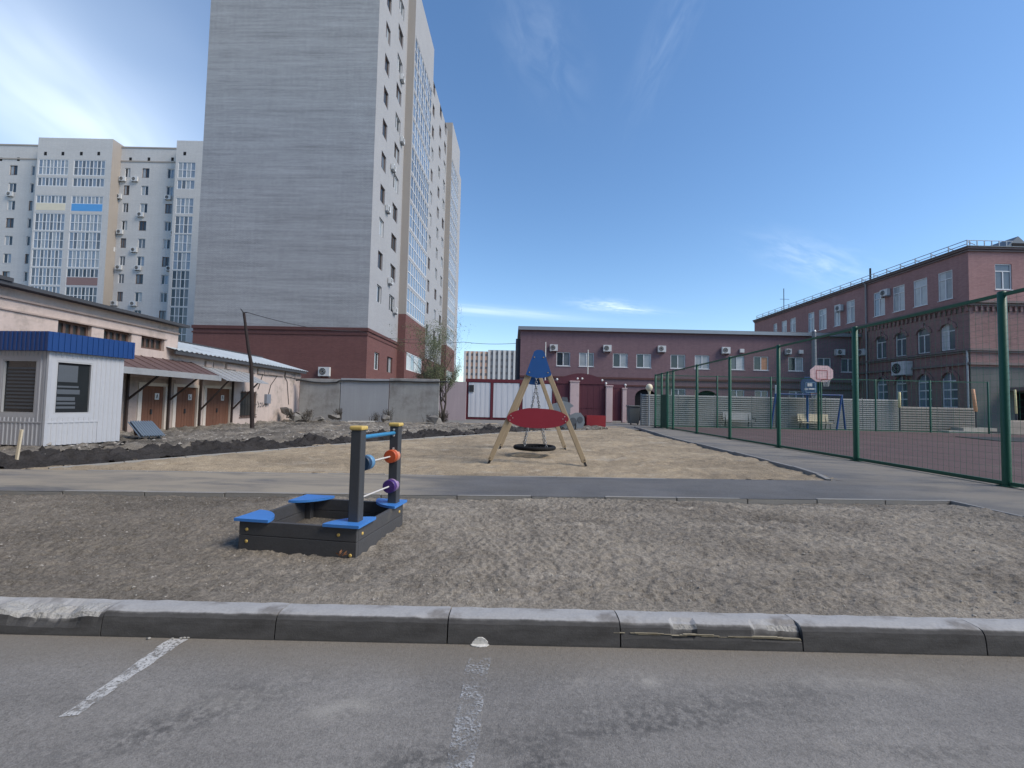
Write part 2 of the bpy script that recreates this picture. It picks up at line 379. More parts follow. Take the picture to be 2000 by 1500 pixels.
def m_asphalt(name, c1, c2, speck, dust=None, dust_y=None, tyre=False):
    m, nt, b = new_mat(name); o = coords(nt)
    c = mixc(nt, ramp(nt, noise(nt, o, .7, 6, .6, .4), .3, .7), c1, c2)
    n3 = noise(nt, o, 190, 2, .6); n2 = noise(nt, o, 28, 5, .7)
    v = nd(nt, 'ShaderNodeTexVoronoi', i_Scale=140.0); nt.links.new(o, v.inputs['Vector'])
    c = vary(nt, c, [(n3, speck), (ramp(nt, n2, .28, .72), .10), (ramp(nt, noise(nt, o, 90, 3, .7), .3, .7), speck*.5), (ramp(nt, noise(nt, coords(nt, sc=(.6, 1.1, 1)), 2.0, 6, .65, .5), .28, .72), .10), (v.outputs['Distance'], .12)])
    sp = nd(nt, 'ShaderNodeSeparateXYZ'); nt.links.new(o, sp.inputs[0])
    if dust:                               # grit swept up against the kerb
        wob = mth(nt, 'ADD', sp.outputs[1], mth(nt, 'MULTIPLY', mth(nt, 'SUBTRACT', noise(nt, o, 1.6, 6, .65), .5), .30))
        c = mixc(nt, mth(nt, 'MULTIPLY', ramp(nt, wob, dust_y[0], dust_y[1]), .6), c, dust)
    if tyre:
        for (sx, sy, lo, hi, amt, rot) in ((.55, 6, .56, .74, .34, .55), (.45, 7, .58, .76, .30, -.35)):
            tc = nd(nt, 'ShaderNodeTexCoord'); mp = nd(nt, 'ShaderNodeMapping'); mp.inputs['Rotation'].default_value = (0, 0, rot); mp.inputs['Scale'].default_value = (sx, sy, 1)
            nt.links.new(tc.outputs['Object'], mp.inputs[0])
            k = mth(nt, 'MULTIPLY', ramp(nt, noise(nt, mp.outputs[0], 1.0, 3, .5), lo, hi), ramp(nt, noise(nt, o, 24, 3, .7), .42, .60))
            c = mixc(nt, mth(nt, 'MULTIPLY', k, amt), c, (.045, .045, .047))
        for (u, v, L, W, rot, amt, dark) in ((340, 1415, .42, .10, .62, .62, 1), (470, 1345, .30, .10, .4, .30, 1), (1290, 1395, .50, .10, .16, .55, 1), (1240, 1425, .55, .03, .14, .5, 1), (820, 1485, .20, .07, .3, .7, 1), (1060, 1490, .12, .16, 1.2, .65, 1), (1500, 1360, .6, .10, .05, .25, 1), (670, 1385, .16, .06, .3, .5, 0), (1265, 1330, .10, .05, -.4, .5, 0), (1700, 1330, .5, .08, .1, .3, 0), (420, 1375, .3, .12, .2, .25, 0)):
            p_ = G(u, v, -.14); tc = nd(nt, 'ShaderNodeTexCoord'); mp = nd(nt, 'ShaderNodeMapping', vector_type='TEXTURE'); mp.inputs['Location'].default_value = p_; mp.inputs['Rotation'].default_value = (0, 0, rot); mp.inputs['Scale'].default_value = (L, W, 1)
            nt.links.new(tc.outputs['Object'], mp.inputs[0]); ln = nd(nt, 'ShaderNodeVectorMath', operation='LENGTH'); nt.links.new(mp.outputs[0], ln.inputs[0])
            fall = mth(nt, 'EXPONENT', mth(nt, 'MULTIPLY', mth(nt, 'POWER', ln.outputs['Value'], 2), -.9))
            k = mth(nt, 'MULTIPLY', fall, ramp(nt, noise(nt, o, 26 if dark else 9, 4, .7), .38, .60))
            c = mixc(nt, mth(nt, 'MULTIPLY', k, amt), c, (.06, .06, .062) if dark else (.42, .40, .36))
        c = mixc(nt, mth(nt, 'MULTIPLY', ramp(nt, noise(nt, o, 2.3, 6, .7), .62, .80), .5), c, (.36, .335, .30))
    nt.links.new(c, b.inputs['Base Color']); b.inputs['Roughness'].default_value = .88; b.inputs['Specular IOR Level'].default_value = .25
    add_bump(nt, b, mth(nt, 'ADD', n3, mth(nt, 'MULTIPLY', n2, 1.3)), .55, .008); return m
M_ROAD = m_asphalt('road_asphalt', (.238, .228, .214), (.195, .187, .178), .30, (.20, .178, .145), (2.30, 2.62), True)
M_PATH = m_asphalt('path_asphalt', (.125, .13, .14), (.095, .10, .108), .12)
def path_dust(m):                          # sand trodden onto the new asphalt, thicker at its left end and along the fence
    nt = m.node_tree; b = nt.nodes['Principled BSDF']; old = b.inputs['Base Color'].links[0].from_socket
    o = coords(nt); sp = nd(nt, 'ShaderNodeSeparateXYZ'); nt.links.new(o, sp.inputs[0])
    left = ramp(nt, mth(nt, 'MULTIPLY', sp.outputs[0], -1.0), .4, 2.0); right = mth(nt, 'MULTIPLY', ramp(nt, sp.outputs[0], 4.8, 7.6), .55)
    n = ramp(nt, noise(nt, coords(nt, sc=(.5, 1.4, 1)), 1.1, 6, .65, .4), .22, .62)
    k = mth(nt, 'MULTIPLY', mth(nt, 'ADD', mth(nt, 'MULTIPLY', mth(nt, 'ADD', left, right), .85), .12), n)
    nt.links.new(mixc(nt, k, old, (.33, .29, .23)), b.inputs['Base Color'])
path_dust(M_PATH)
M_YARD = m_asphalt('yard_ground', (.22, .21, .195), (.17, .165, .155), .15)
M_COURT = mat('court_rubber', (.105, .073, .072), .9, .16, .5, .16, 60, .3, 90, .2, dirt=(.15, .115, .105), dlo=.5, dhi=.8, ds=.6)
M_KERB = mat('kerb_concrete', (.37, .37, .37), .85, .14, 3, .20, 70, .12, 120, .2, dirt=(.20, .19, .18), dlo=.48, dhi=.72, ds=4)
def m_kerb_face_shade(m):                       # shade painted into the colour of the kerb stones' upright face
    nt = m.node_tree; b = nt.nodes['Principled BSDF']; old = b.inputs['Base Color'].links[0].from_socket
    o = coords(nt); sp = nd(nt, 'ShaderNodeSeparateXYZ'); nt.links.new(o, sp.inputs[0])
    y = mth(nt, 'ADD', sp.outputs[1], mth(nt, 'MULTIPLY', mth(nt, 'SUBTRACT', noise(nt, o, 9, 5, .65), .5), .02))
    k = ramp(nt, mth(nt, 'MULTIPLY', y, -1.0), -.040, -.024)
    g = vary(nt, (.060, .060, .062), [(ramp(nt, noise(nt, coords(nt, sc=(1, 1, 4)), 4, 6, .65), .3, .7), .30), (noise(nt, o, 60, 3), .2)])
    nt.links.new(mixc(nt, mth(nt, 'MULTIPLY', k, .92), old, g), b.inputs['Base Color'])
m_kerb_face_shade(M_KERB)
M_EDGE = mat('path_kerb_concrete', (.28, .275, .265), .9, .15, 2, .15, 50, .3, 70, .2, dirt=(.25, .23, .20), dlo=.5, dhi=.75, ds=2)
M_CHIP = mat('broken_concrete', (.37, .365, .35), .95, .2, 6, .25, 60, .8, 50, .1)

g = MB(); g.poly([(-1500, 2.78, -.09), (1500, 2.78, -.09), (1500, 3000, -.09), (-1500, 3000, -.09)]); struct(g.build('ground', M_YARD))
g = MB(); g.poly([(-400, -400, -.14), (400, -400, -.14), (400, 2.80, -.14), (-400, 2.80, -.14)]); struct(g.build('road', M_ROAD))
g = MB(); g.poly([(-60, 26, -.03), (9.3, 26, -.03), (9.3, 60, -.03), (-60, 60, -.03)]); g.poly([(9.3, 30.4, -.03), (70, 30.4, -.03), (70, 60, -.03), (9.3, 60, -.03)]); struct(g.build('yard', M_YARD))

def near_y(x): return 6.25 + .055*x        # near edge of the path
def far_y(x): return 7.98 + .05*x
SBX = dict(o=Vector((-1.25, 3.76, 0)), a=math.radians(-8.5))
def z_sand(X, Y):
    z = fbm(X, Y, 1.1, 3, 2)*.035 + fbm(X, Y*1.3, 8, 9, 4, .6)*.016 + fbm(X, Y, 24, 21, 2)*.024
    ra = .35; q = (X*math.cos(ra)+Y*math.sin(ra))
    rake = np.clip(fbm(X, Y, .8, 44, 3)*3+.15+.45*np.exp(-((X-.6)/1.6)**2), 0, 1)
    z += .6*np.sin((X*.93-Y*.36 + fbm(X, Y, 2.2, 77, 3)*.12)*2*math.pi/.075)*.0045*rake + np.sin((q + fbm(X, Y, 2.5, 71, 3)*.10)*2*math.pi/.068)*.0045*rake
    e = np.clip((Y-2.88)/.22, 0, 1); z = -.02*(1-e) + z*e - .004
    f = np.clip((near_y(X)-Y)/.5, 0, 1); z = z - (1-f)*(.022+.03*np.clip((X-1.5)/3, 0, 1)) + (1-f)*fbm(X, Y, 5, 5, 3)*.02
    return z
sand = grid_mesh('sand_bed', np.arange(-8.2, 6.43, .017), np.arange(2.872, 6.66, .017), z_sand, M_SAND, lambda x, y: (y < near_y(x)-.02))
def z_far(X, Y): return fbm(X, Y, .8, 101, 3)*.05 + fbm(X, Y*1.4, 4, 103, 4, .6)*.045 - .012
grid_mesh('playground_sand', np.arange(-8.9, 8.4, .055), np.arange(7.4, 29.5, .055), z_far, M_SAND2, lambda x, y: (y > far_y(x)+.02) & (x < 6.15+.045*(y-8.4)))
# dirt mound on the left, behind a thin kerb line that runs back across the yard
KL = [(-10.6, 3.0), (-7.96, 7.83), (-4.9, 13.4), (-1.3, 18.8), (1.6, 22.4), (4.0, 24.2)]
def kl_dist(X, Y):                         # signed distance to the kerb line, positive on its left
    best = np.full_like(X, 1e9); sgn = np.ones_like(X)
    for (x0, y0), (x1, y1) in zip(KL[:-1], KL[1:]):
        dx, dy = x1-x0, y1-y0; t = np.clip(((X-x0)*dx+(Y-y0)*dy)/(dx*dx+dy*dy), 0, 1)
        d = np.hypot(X-x0-t*dx, Y-y0-t*dy); s = np.sign(dx*(Y-y0)-dy*(X-x0)); m = d < best
        best = np.where(m, d, best); sgn = np.where(m, s, sgn)
    return best*sgn
def z_dirt(X, Y):
    d = kl_dist(X, Y); edge = fbm(X, Y, .8, 201, 3)
    bank = np.clip((d-.15-edge*.3)/.55, 0, 1); far = np.clip((d-2.2)/2.2, 0, 1)
    z = -.03 + bank*(.15+edge*.10) - far*.10 - np.clip((Y-19)/8, 0, 1)*.02
    z += bank*(fbm(X, Y, 3, 211, 4, .6)*.12 + fbm(X, Y, 9, 223, 3, .65)*.09)
    return z
SOILW = lambda x, y: 1.05 + fbm(x, y, .9, 231, 4, .6)*1.1
grid_mesh('black_soil', np.arange(-12, 4.2, .042), np.arange(5.5, 24.5, .042), lambda X, Y: z_dirt(X, Y)+.022+fbm(X, Y, 2.2, 243, 3)*.07+fbm(X, Y, 8, 241, 3, .65)*.10, M_SOIL, lambda x, y: (kl_dist(x, y) > .03) & (kl_dist(x, y) < SOILW(x, y)) & (y > far_y(x)))
grid_mesh('dirt', np.arange(-17, 5.5, .075), np.arange(5.5, 28, .075), z_dirt, M_DIRT, lambda x, y: (kl_dist(x, y) > .03) & ((kl_dist(x, y) > SOILW(x, y)-.12) | (y < 5.6) | (y > 24.4)) & (y > far_y(x)))

g = MB()                                   # asphalt path: cross piece and the piece along the fence
xs = [-14 + i*.55 for i in range(37)]
for x0, x1 in zip(xs[:-1], xs[1:]):
    g.poly([(x0, near_y(x0), .012), (x1, near_y(x1), .012), (x1, far_y(x1), .012), (x0, far_y(x0), .012)])
PR = [(5.8, 8.27), (6.05, 8.9), (6.25, 10), (6.45, 13), (6.68, 18.3), (7.8, 28.5)]
xe = xs[-1]
for (x0, y0), (x1, y1) in zip(PR[:-1], PR[1:]):
    f0, f1 = 8.80+.036*(y0-8), 8.80+.036*(y1-8)
    g.poly([(x0, y0, .008), (f0+.12, y0, .008), (f1+.12, y1, .008), (x1, y1, .008)])
g.poly([(xe, near_y(xe), .010), (6.45, near_y(6.45), .010), (6.45, 8.27, .010), (xe, 8.27, .010)]); g.poly([(6.45, 2.88, .010), (14, 2.88, .010), (14, 8.27, .010), (6.45, 8.27, .010)])
struct(g.build('path', M_PATH))
g = MB(); g.poly([(8.92, 2.0, .016), (60, 2.0, .016), (60, 30.3, .016), (9.75, 30.3, .016)]); struct(g.build('court_surface', M_COURT))
def edging(name, pts, h, w, m=M_EDGE):     # thin edging kerb stones laid end to end, a little out of line
    g = MB()
    for p, q in zip(pts[:-1], pts[1:]):
        p, q = Vector((*p, 0)), Vector((*q, 0)); L = (q-p).length; n = max(1, round(L)); d = (q-p)/n
        for i in range(n):
            a = p+d*i + d*.006; b = p+d*(i+1)-d*.006; k = random.uniform(-.008, .008)
            g.bar(a+Vector((0, 0, h/2-.06+k)), b+Vector((0, 0, h/2-.06+k+random.uniform(-.006, .006))), w, h+.12, up=(0, 0, 1))
    return struct(g.build(name, m, bevel=.006))
edging('path_kerb', [(-14, near_y(-14)+.03), (6.43, near_y(6.43)+.03), (6.47, 2.9)], .016, .055)
edging('path_kerb', [(-12, far_y(-12)-.03), (5.75, far_y(5.75)-.03)], .016, .05)
edging('path_kerb', PR, .05, .09)
edging('path_kerb', KL[1:], .018, .05)

# kerb stones, each about a metre
KY0, KY1 = 2.705, 2.885
def kerb_stone(x0, x1, label, kind=0, seed=1):
    nx = 40; prof = [(KY0, -.25), (KY0, -.13), (KY0+.004, -.09), (KY0+.008, -.055), (KY0+.014, -.028), (KY0+.03, -.006), (KY0+.05, 0), (KY0+.09, .002), (KY0+.13, .001), (KY1, -.004), (KY1, -.25)]
    rnd = random.Random(seed); V = []; rows = len(prof)
    xs = np.linspace(x0+.004, x1-.004, nx+1)
    ch = fbm(xs, xs*0+seed, 5.5, seed*7+3, 4, .6)
    for i, x in enumerate(xs):
        for j, (y, z) in enumerate(prof):
            yy, zz = y, z + (fbm(np.array([x]), np.array([y*3]), 9, seed, 2)[0])*.006
            if kind == 2 and 2 <= j <= 8:         # crumbled top: the front edge has broken away
                e = max(0, math.sin(math.pi*min(1, max(0, (x-x0-.12)/(x1-x0-.12))))**.5)
                r2 = fbm(np.array([x]), np.array([y*1.0]), 6.0, seed, 4, .6)[0]; r3 = fbm(np.array([x]), np.array([y*1.0]), 19.0, seed+5, 2)[0]
                w = (0, 0, .15, .5, .9, 1, 1, .9, .6)[j]; zz -= e*w*(.026 + .05*max(-.3, r2)); yy += e*(.012 + .035*max(-.2, r2))*(1 if 3 <= j <= 6 else 0)
                zz += r3*.016*e*w
            if kind == 1 and 3 <= j <= 6:         # chipped arris
                e = 1.0 if (.28 < (x-x0)/(x1-x0) < .42) or (x-x0)/(x1-x0) > .74 else .25
                zz -= e*.022*max(0, ch[i]+.35); yy += e*.018
            V.append((x, yy, zz))
    Fc = []; M = []
    for i in range(nx):
        for j in range(rows-1): Fc.append((i*rows+j, (i+1)*rows+j, (i+1)*rows+j+1, i*rows+j+1))
    b = MB(); b.mesh(V, Fc, 0, False); b.poly([V[j] for j in range(rows)], 0); b.poly([V[nx*rows+j] for j in range(rows)][::-1], 0)
    if kind:
        for k, f in enumerate(b.f[:nx*(rows-1)]):
            i, j = divmod(k, rows-1); t = (i/nx)
            if kind == 2 and 4 <= j <= 7 and .16 < t < .97: b.m[k] = 1
            if kind == 1 and j == 4 and ((.28 < t < .42) or t > .80) and ch[i] > -.15: b.m[k] = 1
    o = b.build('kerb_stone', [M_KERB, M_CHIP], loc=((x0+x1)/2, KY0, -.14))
    if label is None: o.name = 'kerb'; return struct(o)
    return tag(o, label, 'kerb stone', 'kerb stones along the parking')
kj = [-5.46, -4.43, -3.40, -2.38, -1.36, -.347, .67, 1.74, 2.82, 3.86, 4.9, 5.9, 6.45]
kl = ['clean kerb stone far left along the asphalt, cut by the frame', 'grey kerb stone left of the crumbled one', 'broken kerb stone with its top edge crumbled away',
      'whole kerb stone beside the end of the white parking line', 'kerb stone in front of the sandbox between two dark joints', 'kerb stone with a pale chip on its face and white blob at its foot',
      'kerb stone with tan scrape and chipped upper edge', 'long smooth kerb stone right of the scraped one', 'kerb stone with a pale scrape at the right frame edge',
      'kerb stone beyond the right frame edge', 'second kerb stone beyond the right frame edge', 'short kerb stone where the path meets the road']
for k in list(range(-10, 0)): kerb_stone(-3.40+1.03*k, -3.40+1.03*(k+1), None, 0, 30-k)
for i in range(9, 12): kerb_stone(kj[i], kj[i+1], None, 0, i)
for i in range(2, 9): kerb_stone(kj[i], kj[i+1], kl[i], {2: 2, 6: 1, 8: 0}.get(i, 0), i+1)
# a pale scrape and splashes on the kerb faces
M_SCRAPE = mat('pale_scrape', (.30, .27, .20), .9, .25, 8, .25, 60)
M_WHITEP = mat('white_blob', (.62, .62, .60), .8, .2, 9, .2, 50, .3)
g = MB()
for k in range(34):
    a = .60+random.random()*1.05; L = random.uniform(.03, .16); z = -.058+random.gauss(0, .0028)-.012*(a-.6)
    g.box(a, a+L, KY0+.0062, KY0+.02, z, z+random.uniform(.0008, .0022))
struct(g.build('kerb_scrape', M_SCRAPE))
g = MB(); g.prism([(-.05, 0), (.05, 0), (.047, .018), (.03, .034), (.012, .043), (-.012, .042), (-.03, .030), (-.045, .014)], (-.155, KY0-.004, -.139), (1, 0, 0), (0, 0, 1), (0, .02, 0)); g.prism([(-.055, 0), (.055, 0), (.04, -.022), (0, -.030), (-.045, -.018)], (-.155, KY0-.002, -.1385), (1, 0, 0), (0, 1, 0), (0, 0, .004)); tag(g.build('mortar_blob', M_WHITEP, loc=(-.155, KY0, -.14)), 'white mortar blob at the foot of the kerb', 'mortar blob')
g = MB(); 
for k in range(7): g.ball((-1.93+random.gauss(0, .05), KY0-.02+random.gauss(0, .015), -.135), random.uniform(.005, .012), 7, sq=(1.3, 1, .5))
tag(g.build('concrete_crumbs', M_CHIP, loc=(-1.93, KY0-.02, -.14)), 'pale concrete crumbs lying at the kerb foot above the white line', 'crumbs')

# worn white parking lines
def m_line(name, wear, col=(.62, .62, .60)):
    m, nt, b = new_mat(name); o = coords(nt); out = nt.nodes['Material Output']
    b.inputs['Roughness'].default_value = .85
    nt.links.new(vary(nt, col, [(noise(nt, o, 14, 5, .65), .22), (noise(nt, o, 120, 2), .15)]), b.inputs['Base Color'])
    tr = nd(nt, 'ShaderNodeBsdfTransparent'); mx = nd(nt, 'ShaderNodeMixShader')
    k = mth(nt, 'MULTIPLY', ramp(nt, noise(nt, o, 11, 6, .72), wear[0], wear[1]), ramp(nt, noise(nt, o, 75, 3, .7), wear[2], wear[3]))
    nt.links.new(k, mx.inputs[0]); nt.links.new(tr.outputs[0], mx.inputs[1]); nt.links.new(b.outputs[0], mx.inputs[2]); nt.links.new(mx.outputs[0], out.inputs[0]); return m
def parking_line(name, pts_l, pts_r, m):
    g = MB(); n = 60; L = []; R = []
    for i in range(n+1):
        t = i/n; a = Vector(pts_l[0]).lerp(Vector(pts_l[1]), t); b = Vector(pts_r[0]).lerp(Vector(pts_r[1]), t); k = fbm(np.array([t*9.0]), np.array([1.0]), 1.0, 5, 3)[0]*.018; k2 = fbm(np.array([t*9.0]), np.array([7.0]), 1.0, 6, 3)[0]*.018
        L.append((a.x+k, a.y, -.1362)); R.append((b.x+k2, b.y, -.1362))
    for i in range(n): g.poly([L[i], R[i], R[i+1], L[i+1]])
    return struct(g.build(name, m))
g0, g1 = G(118, 1402, -.14), G(148, 1398, -.14); h0, h1 = G(330, 1249, -.14), G(366, 1249, -.14)
parking_line('parking_line', (g0, h0), (g1, h1), m_line('worn_white_line', (.32, .52, .30, .52), (.50, .50, .49)))
g0, g1 = G(868, 1500, -.14), G(925, 1500, -.14); h0, h1 = G(915, 1285, -.14), G(958, 1285, -.14)
e0 = g0+(g0-h0)*.9; e1 = g1+(g1-h1)*.9
parking_line('parking_line', (e0, h0), (e1, h1), m_line('faded_white_line', (.40, .64, .40, .62), (.40, .41, .42)))

# pebbles in the sand: nobody could count them
def scatter(name, m, n, fn, rlo, rhi):
    g = MB()
    for _ in range(n):
        x, y = fn(); r = rlo*(rhi/rlo)**(random.random()**2); z = float(z_sand(np.array([x]), np.array([y]))[0]) if name == 'pebbles' else float(z_dirt(np.array([x]), np.array([y]))[0])
        c = Vector((x, y, z+r*.25)); q = [Vector((random.gauss(0, 1), random.gauss(0, 1), random.gauss(0, .7))).normalized()*r*random.uniform(.7, 1.2) for _ in range(6)]
        base = [Vector((r, 0, 0)), Vector((0, r, 0)), Vector((-r, 0, 0)), Vector((0, -r, 0)), Vector((0, 0, r*.7)), Vector((0, 0, -r*.7))]
        V = [c+b*random.uniform(.6, 1.25)+Vector((random.gauss(0, r*.15), random.gauss(0, r*.15), 0)) for b in base]
        g.mesh(V, [(0, 1, 4), (1, 2, 4), (2, 3, 4), (3, 0, 4), (1, 0, 5), (2, 1, 5), (3, 2, 5), (0, 3, 5)])
    return tag(g.build(name, m), kind='stuff')
def near_pt():
    while True:
        y = random.uniform(2.95, 6.2); x = random.uniform(-1.2*y-1, 1.2*y+1)
        if x < 6.3 and y < near_y(x)-.1: return x, y
M_PEB = mat('pebble_stone', (.33, .31, .28), .9, .35, 3, .3, 12)
tag(scatter('pebbles', M_PEB, 2600, near_pt, .004, .014), 'small pebbles and clods strewn over the raked sand', 'gravel')
def dirt_pt():
    while True:
        x = random.uniform(-13, 3); y = random.uniform(8.5, 26)
        d = float(kl_dist(np.array([x]), np.array([y]))[0])
        if .9 < d < 6: return x, y
tag(scatter('rubble_bits', mat('rubble_stone', (.30, .28, .255), .95, .4, 2, .3, 9), 1500, dirt_pt, .012, .075), 'loose stones and clods over the dirt mound', 'rubble')

# ================================================================== BUILDINGS
M_TOWER = brick('pale_silicate_brick', (.405, .408, .413), (.352, .356, .366), (.29, .294, .303), .26, .088, .012, .10, .10, .48)
M_TOWERS = brick('pale_side_brick', (.385, .39, .40), (.35, .355, .37), (.30, .305, .32), .26, .088, .010, .07, .06, .06)
M_TBEIGE = mat('beige_render', (.36, .325, .29), .9, .08, .3, .05, 10, streak=.06)
M_REDB = brick('red_base_brick', (.20, .088, .080), (.165, .072, .068), (.13, .085, .08), .26, .088, .012, .12, .10, .12)
M_REDD = brick('dark_red_cornice', (.15, .065, .062), (.12, .055, .053), (.09, .06, .058), .26, .088, .012, .1, .1)
M_HIGH = brick('white_silicate_brick', (.58, .572, .555), (.53, .522, .51), (.46, .455, .445), .26, .088, .010, .07, .08, .10)
M_WFRAME = mat('white_pvc', (.68, .69, .70), .45, .05, 2, .03, 20, spec=.5)
M_GFRAME = mat('grey_frame', (.40, .41, .43), .5, .06, 2, .03, 20)
M_BFRAME = mat('brown_frame', (.12, .075, .06), .6, .1, 2, .05, 20)
GL = glass('dark_glass'); GLB = glass('sky_glass', (.20, .245, .30), .08, .9); GLP = glass('curtain_glass', (.33, .36, .38), .25, .5); GLG = glass('grey_glass', (.12, .14, .16), .15, .6)  # sky glass holds reflected sky as a pale blue base colour
GLO = glass('orange_curtain_glass', (.52, .25, .14), .3, .4); GLW = glass('white_blind_sky_glass', (.50, .53, .54), .3, .5)
M_ROOFM = mat('roof_metal', (.16, .18, .20), .5, .12, .6, .06, 9, metal=.3)
M_ACW = mat('ac_white', (.60, .61, .61), .5, .08, 3, .05, 30, dirt=(.40, .38, .35), dlo=.6, dhi=.85, ds=4)
M_DARK = mat('dark_plastic', (.035, .037, .04), .6, .1, 5, .05, 30)
M_BLACK = mat('dark_opening', (.012, .012, .014), .9, .1, 5)
M_STEEL = mat('galvanised_steel', (.36, .38, .40), .45, .12, 4, .08, 30, metal=.5)
_ac = {}
def aircon(pl, a, z, label, w=.80, h=.58, d=.30, group='air conditioners on the facades', out=.06):
    key = (w, h)
    if key not in _ac:
        b = MB(); b.box(-w/2, w/2, -d, 0, 0, h)
        b.box(-w/2+.06, -w/2+.10, -d*.8, .06, -.10, 0, 1); b.box(w/2-.10, w/2-.06, -d*.8, .06, -.10, 0, 1)
        body = b.data('body', [M_ACW, M_STEEL])
        f = MB(); r = h*.40; cx = -w*.12
        f.prism([(cx+r*math.cos(2*math.pi*k/20), h/2+r*math.sin(2*math.pi*k/20)) for k in range(20)], (0, -d-.004, 0), (1, 0, 0), (0, 0, 1), (0, .02, 0))
        g = MB()
        for k in range(3): 
            rr = r*(.35+.3*k)
            g.tube([(cx+rr*math.cos(2*math.pi*j/16), -d-.012, h/2+rr*math.sin(2*math.pi*j/16)) for j in range(17)], .008, 5, cap=False)
        _ac[key] = (body, f.data('fan_opening', M_DARK), g.data('grille', M_ACW))
    t = thing('air_conditioner', label, 'air conditioner', pl.at(a, z, out), group, pl.rz())
    for me, n in zip(_ac[key], ('body', 'fan_opening', 'grille')):
        o = bpy.data.objects.new(n, me); COL.objects.link(o); o.parent = t
    return t

# ---- the near apartment tower
C = P(718, 645, 40.0); SLOPE = .028
Tside = Plane((C.x, C.y, 0), (SLOPE, 1)); Tfront = Plane((C.x-15.9, C.y+15.9*SLOPE, 0), (1, -SLOPE))
TW = 15.9; TOP = 47.9
t = thing('apartment_tower', 'tall pale brick apartment tower with red base, blank windowless end wall facing the yard', 'apartment building', (C.x-8, C.y+20, 0))
FL = 3.23
def scol(u0, u1, v):
    return Tside.px(u0, v)[0], Tside.px(u1, v)[0]
cols_near = [scol(731.5, 741, 690), scol(756.5, 767, 690)]
cols_mid = [scol(820.5, 823.6, 640), scol(832, 836, 640), scol(846.5, 850.5, 640), scol(857, 861, 640)]
SB = [0, Tside.px(777, 640)[0], Tside.px(821.5, 560)[0], Tside.px(867, 500)[0], Tside.px(884, 500)[0], 52]
holes = [(a0, a1, 4.28+FL*k, 5.93+FL*k) for a0, a1 in cols_near for k in range(14)]
holes_mid = [(a0, a1, 4.28+FL*k - (.9 if i == 0 else .0), 5.93+FL*k - (.9 if i == 0 else 0)) for i, (a0, a1) in enumerate(cols_mid) for k in range(1, 14)]
b = MB(); RZ = 7.55
facade(b, Tside, 0, SB[1], 0, RZ, [h for h in holes if h[3] < RZ], .22, 1); facade(b, Tside, 0, SB[1], RZ, TOP, [h for h in holes if h[2] > RZ], .22, 2)
facade(b, Tside, SB[2], SB[3], RZ, TOP, [h for h in holes_mid if h[2] > RZ], .22, 2); facade(b, Tside, SB[2], SB[3], 0, RZ, [], .2, 1)
facade(b, Tside, SB[4], SB[5], 0, TOP, [], .2, 2)
facade(b, Tfront, 0, TW, 0, RZ, [], .2, 1); facade(b, Tfront, 0, TW, RZ, TOP, [], .2, 0)
q = [Tfront.at(0, 0), Tfront.at(TW, 0), Tside.at(52, 0), Tside.at(52, 0)-Vector((TW, -TW*SLOPE, 0))]
b.poly([(p.x, p.y, TOP) for p in q]); b.poly([q[3], q[0], (q[0].x, q[0].y, TOP), (q[3].x, q[3].y, TOP)]); b.poly([q[2], q[3], (q[3].x, q[3].y, TOP), (q[2].x, q[2].y, TOP)], 2)
b.build('wall', [M_TOWER, M_REDB, M_TOWERS], t)
b = MB()
for z, o, hh in ((RZ-.02, .10, .28), (RZ-.42, .05, .14)):
    b.slab(Tfront.at(-.1, z, -.02), Tfront.ud*(TW+.1+o), -Tfront.n*0+Tfront.n*(o+.02), (0, 0, hh))
    b.slab(Tside.at(0, z+.002, -.02), Tside.ud*(SB[1]-.05), Tside.n*(o+.02), (0, 0, hh))
b.build('cornice', M_REDD, t)
pan_mix = [[GL], [GLG], [GL, GLP], [GLG, GL], [GLP, GL], [GL, GLB]]
for h in holes: window(Tside, h, 'two' if h[1]-h[0] > 1.5 else 'left', M_WFRAME if random.random() < .6 else M_BFRAME, random.choice(pan_mix), t, .16)
for h in holes_mid: window(Tside, h, 'two', M_WFRAME if random.random() < .5 else M_BFRAME, random.choice(pan_mix), t, .16)
def bay(s0, s1, ztop, red_top):
    b = MB(); D = .85
    hs = [(s0+.35, s1-.35, red_top+.25+FL*k, red_top+.25+FL*k+2.95) for k in range(int((ztop-red_top-4.2)/FL))]
    top2 = [(s0+.35, s1-.35, ztop-4.0, ztop-2.6)] if False else []
    facade(b, Tside, s0, s1, red_top, ztop, hs, .12, 1, D); 
    rl = [(s0+.8, s1-1.6, 4.9, 6.9), (s0+.8, s1-2.6, 1.2, 3.0)]
    facade(b, Tside, s0, s1, 0, red_top, rl, .12, 2, D)
    for s, m in ((s0, 0), (s1, 0)):
        for za, zb, mm in ((red_top, ztop, 0), (0, red_top, 2)):
            A = [Tside.at(s, za, 0), Tside.at(s, za, D), Tside.at(s, zb, D), Tside.at(s, zb, 0)]
            b.poly(A if s == s0 else A[::-1], mm)
    b.poly([Tside.at(s0, ztop, D), Tside.at(s1, ztop, D), Tside.at(s1, ztop, -3), Tside.at(s0, ztop, -3)], 0)
    b.poly([Tside.at(s0, TOP, 0), Tside.at(s0, ztop, 0), Tside.at(s0, ztop, -3), Tside.at(s0, TOP, -3)], 0)
    b.build('bay', [M_TBEIGE, M_TOWERS, M_REDB], t)
    for i, h in enumerate(hs): 
        window(Plane(Tside.at(0, 0, D), Tside.ud), h, 'grid:8:2', M_WFRAME, random.choice([[GLB, GLG], [GLG], [GLG, GLG, GLB], [GLB]]), t, .06, 'balcony_glazing')
    for h in rl: window(Plane(Tside.at(0, 0, D), Tside.ud), h, 'grid:4:1', M_WFRAME, [GLW, GLB], t, .06)
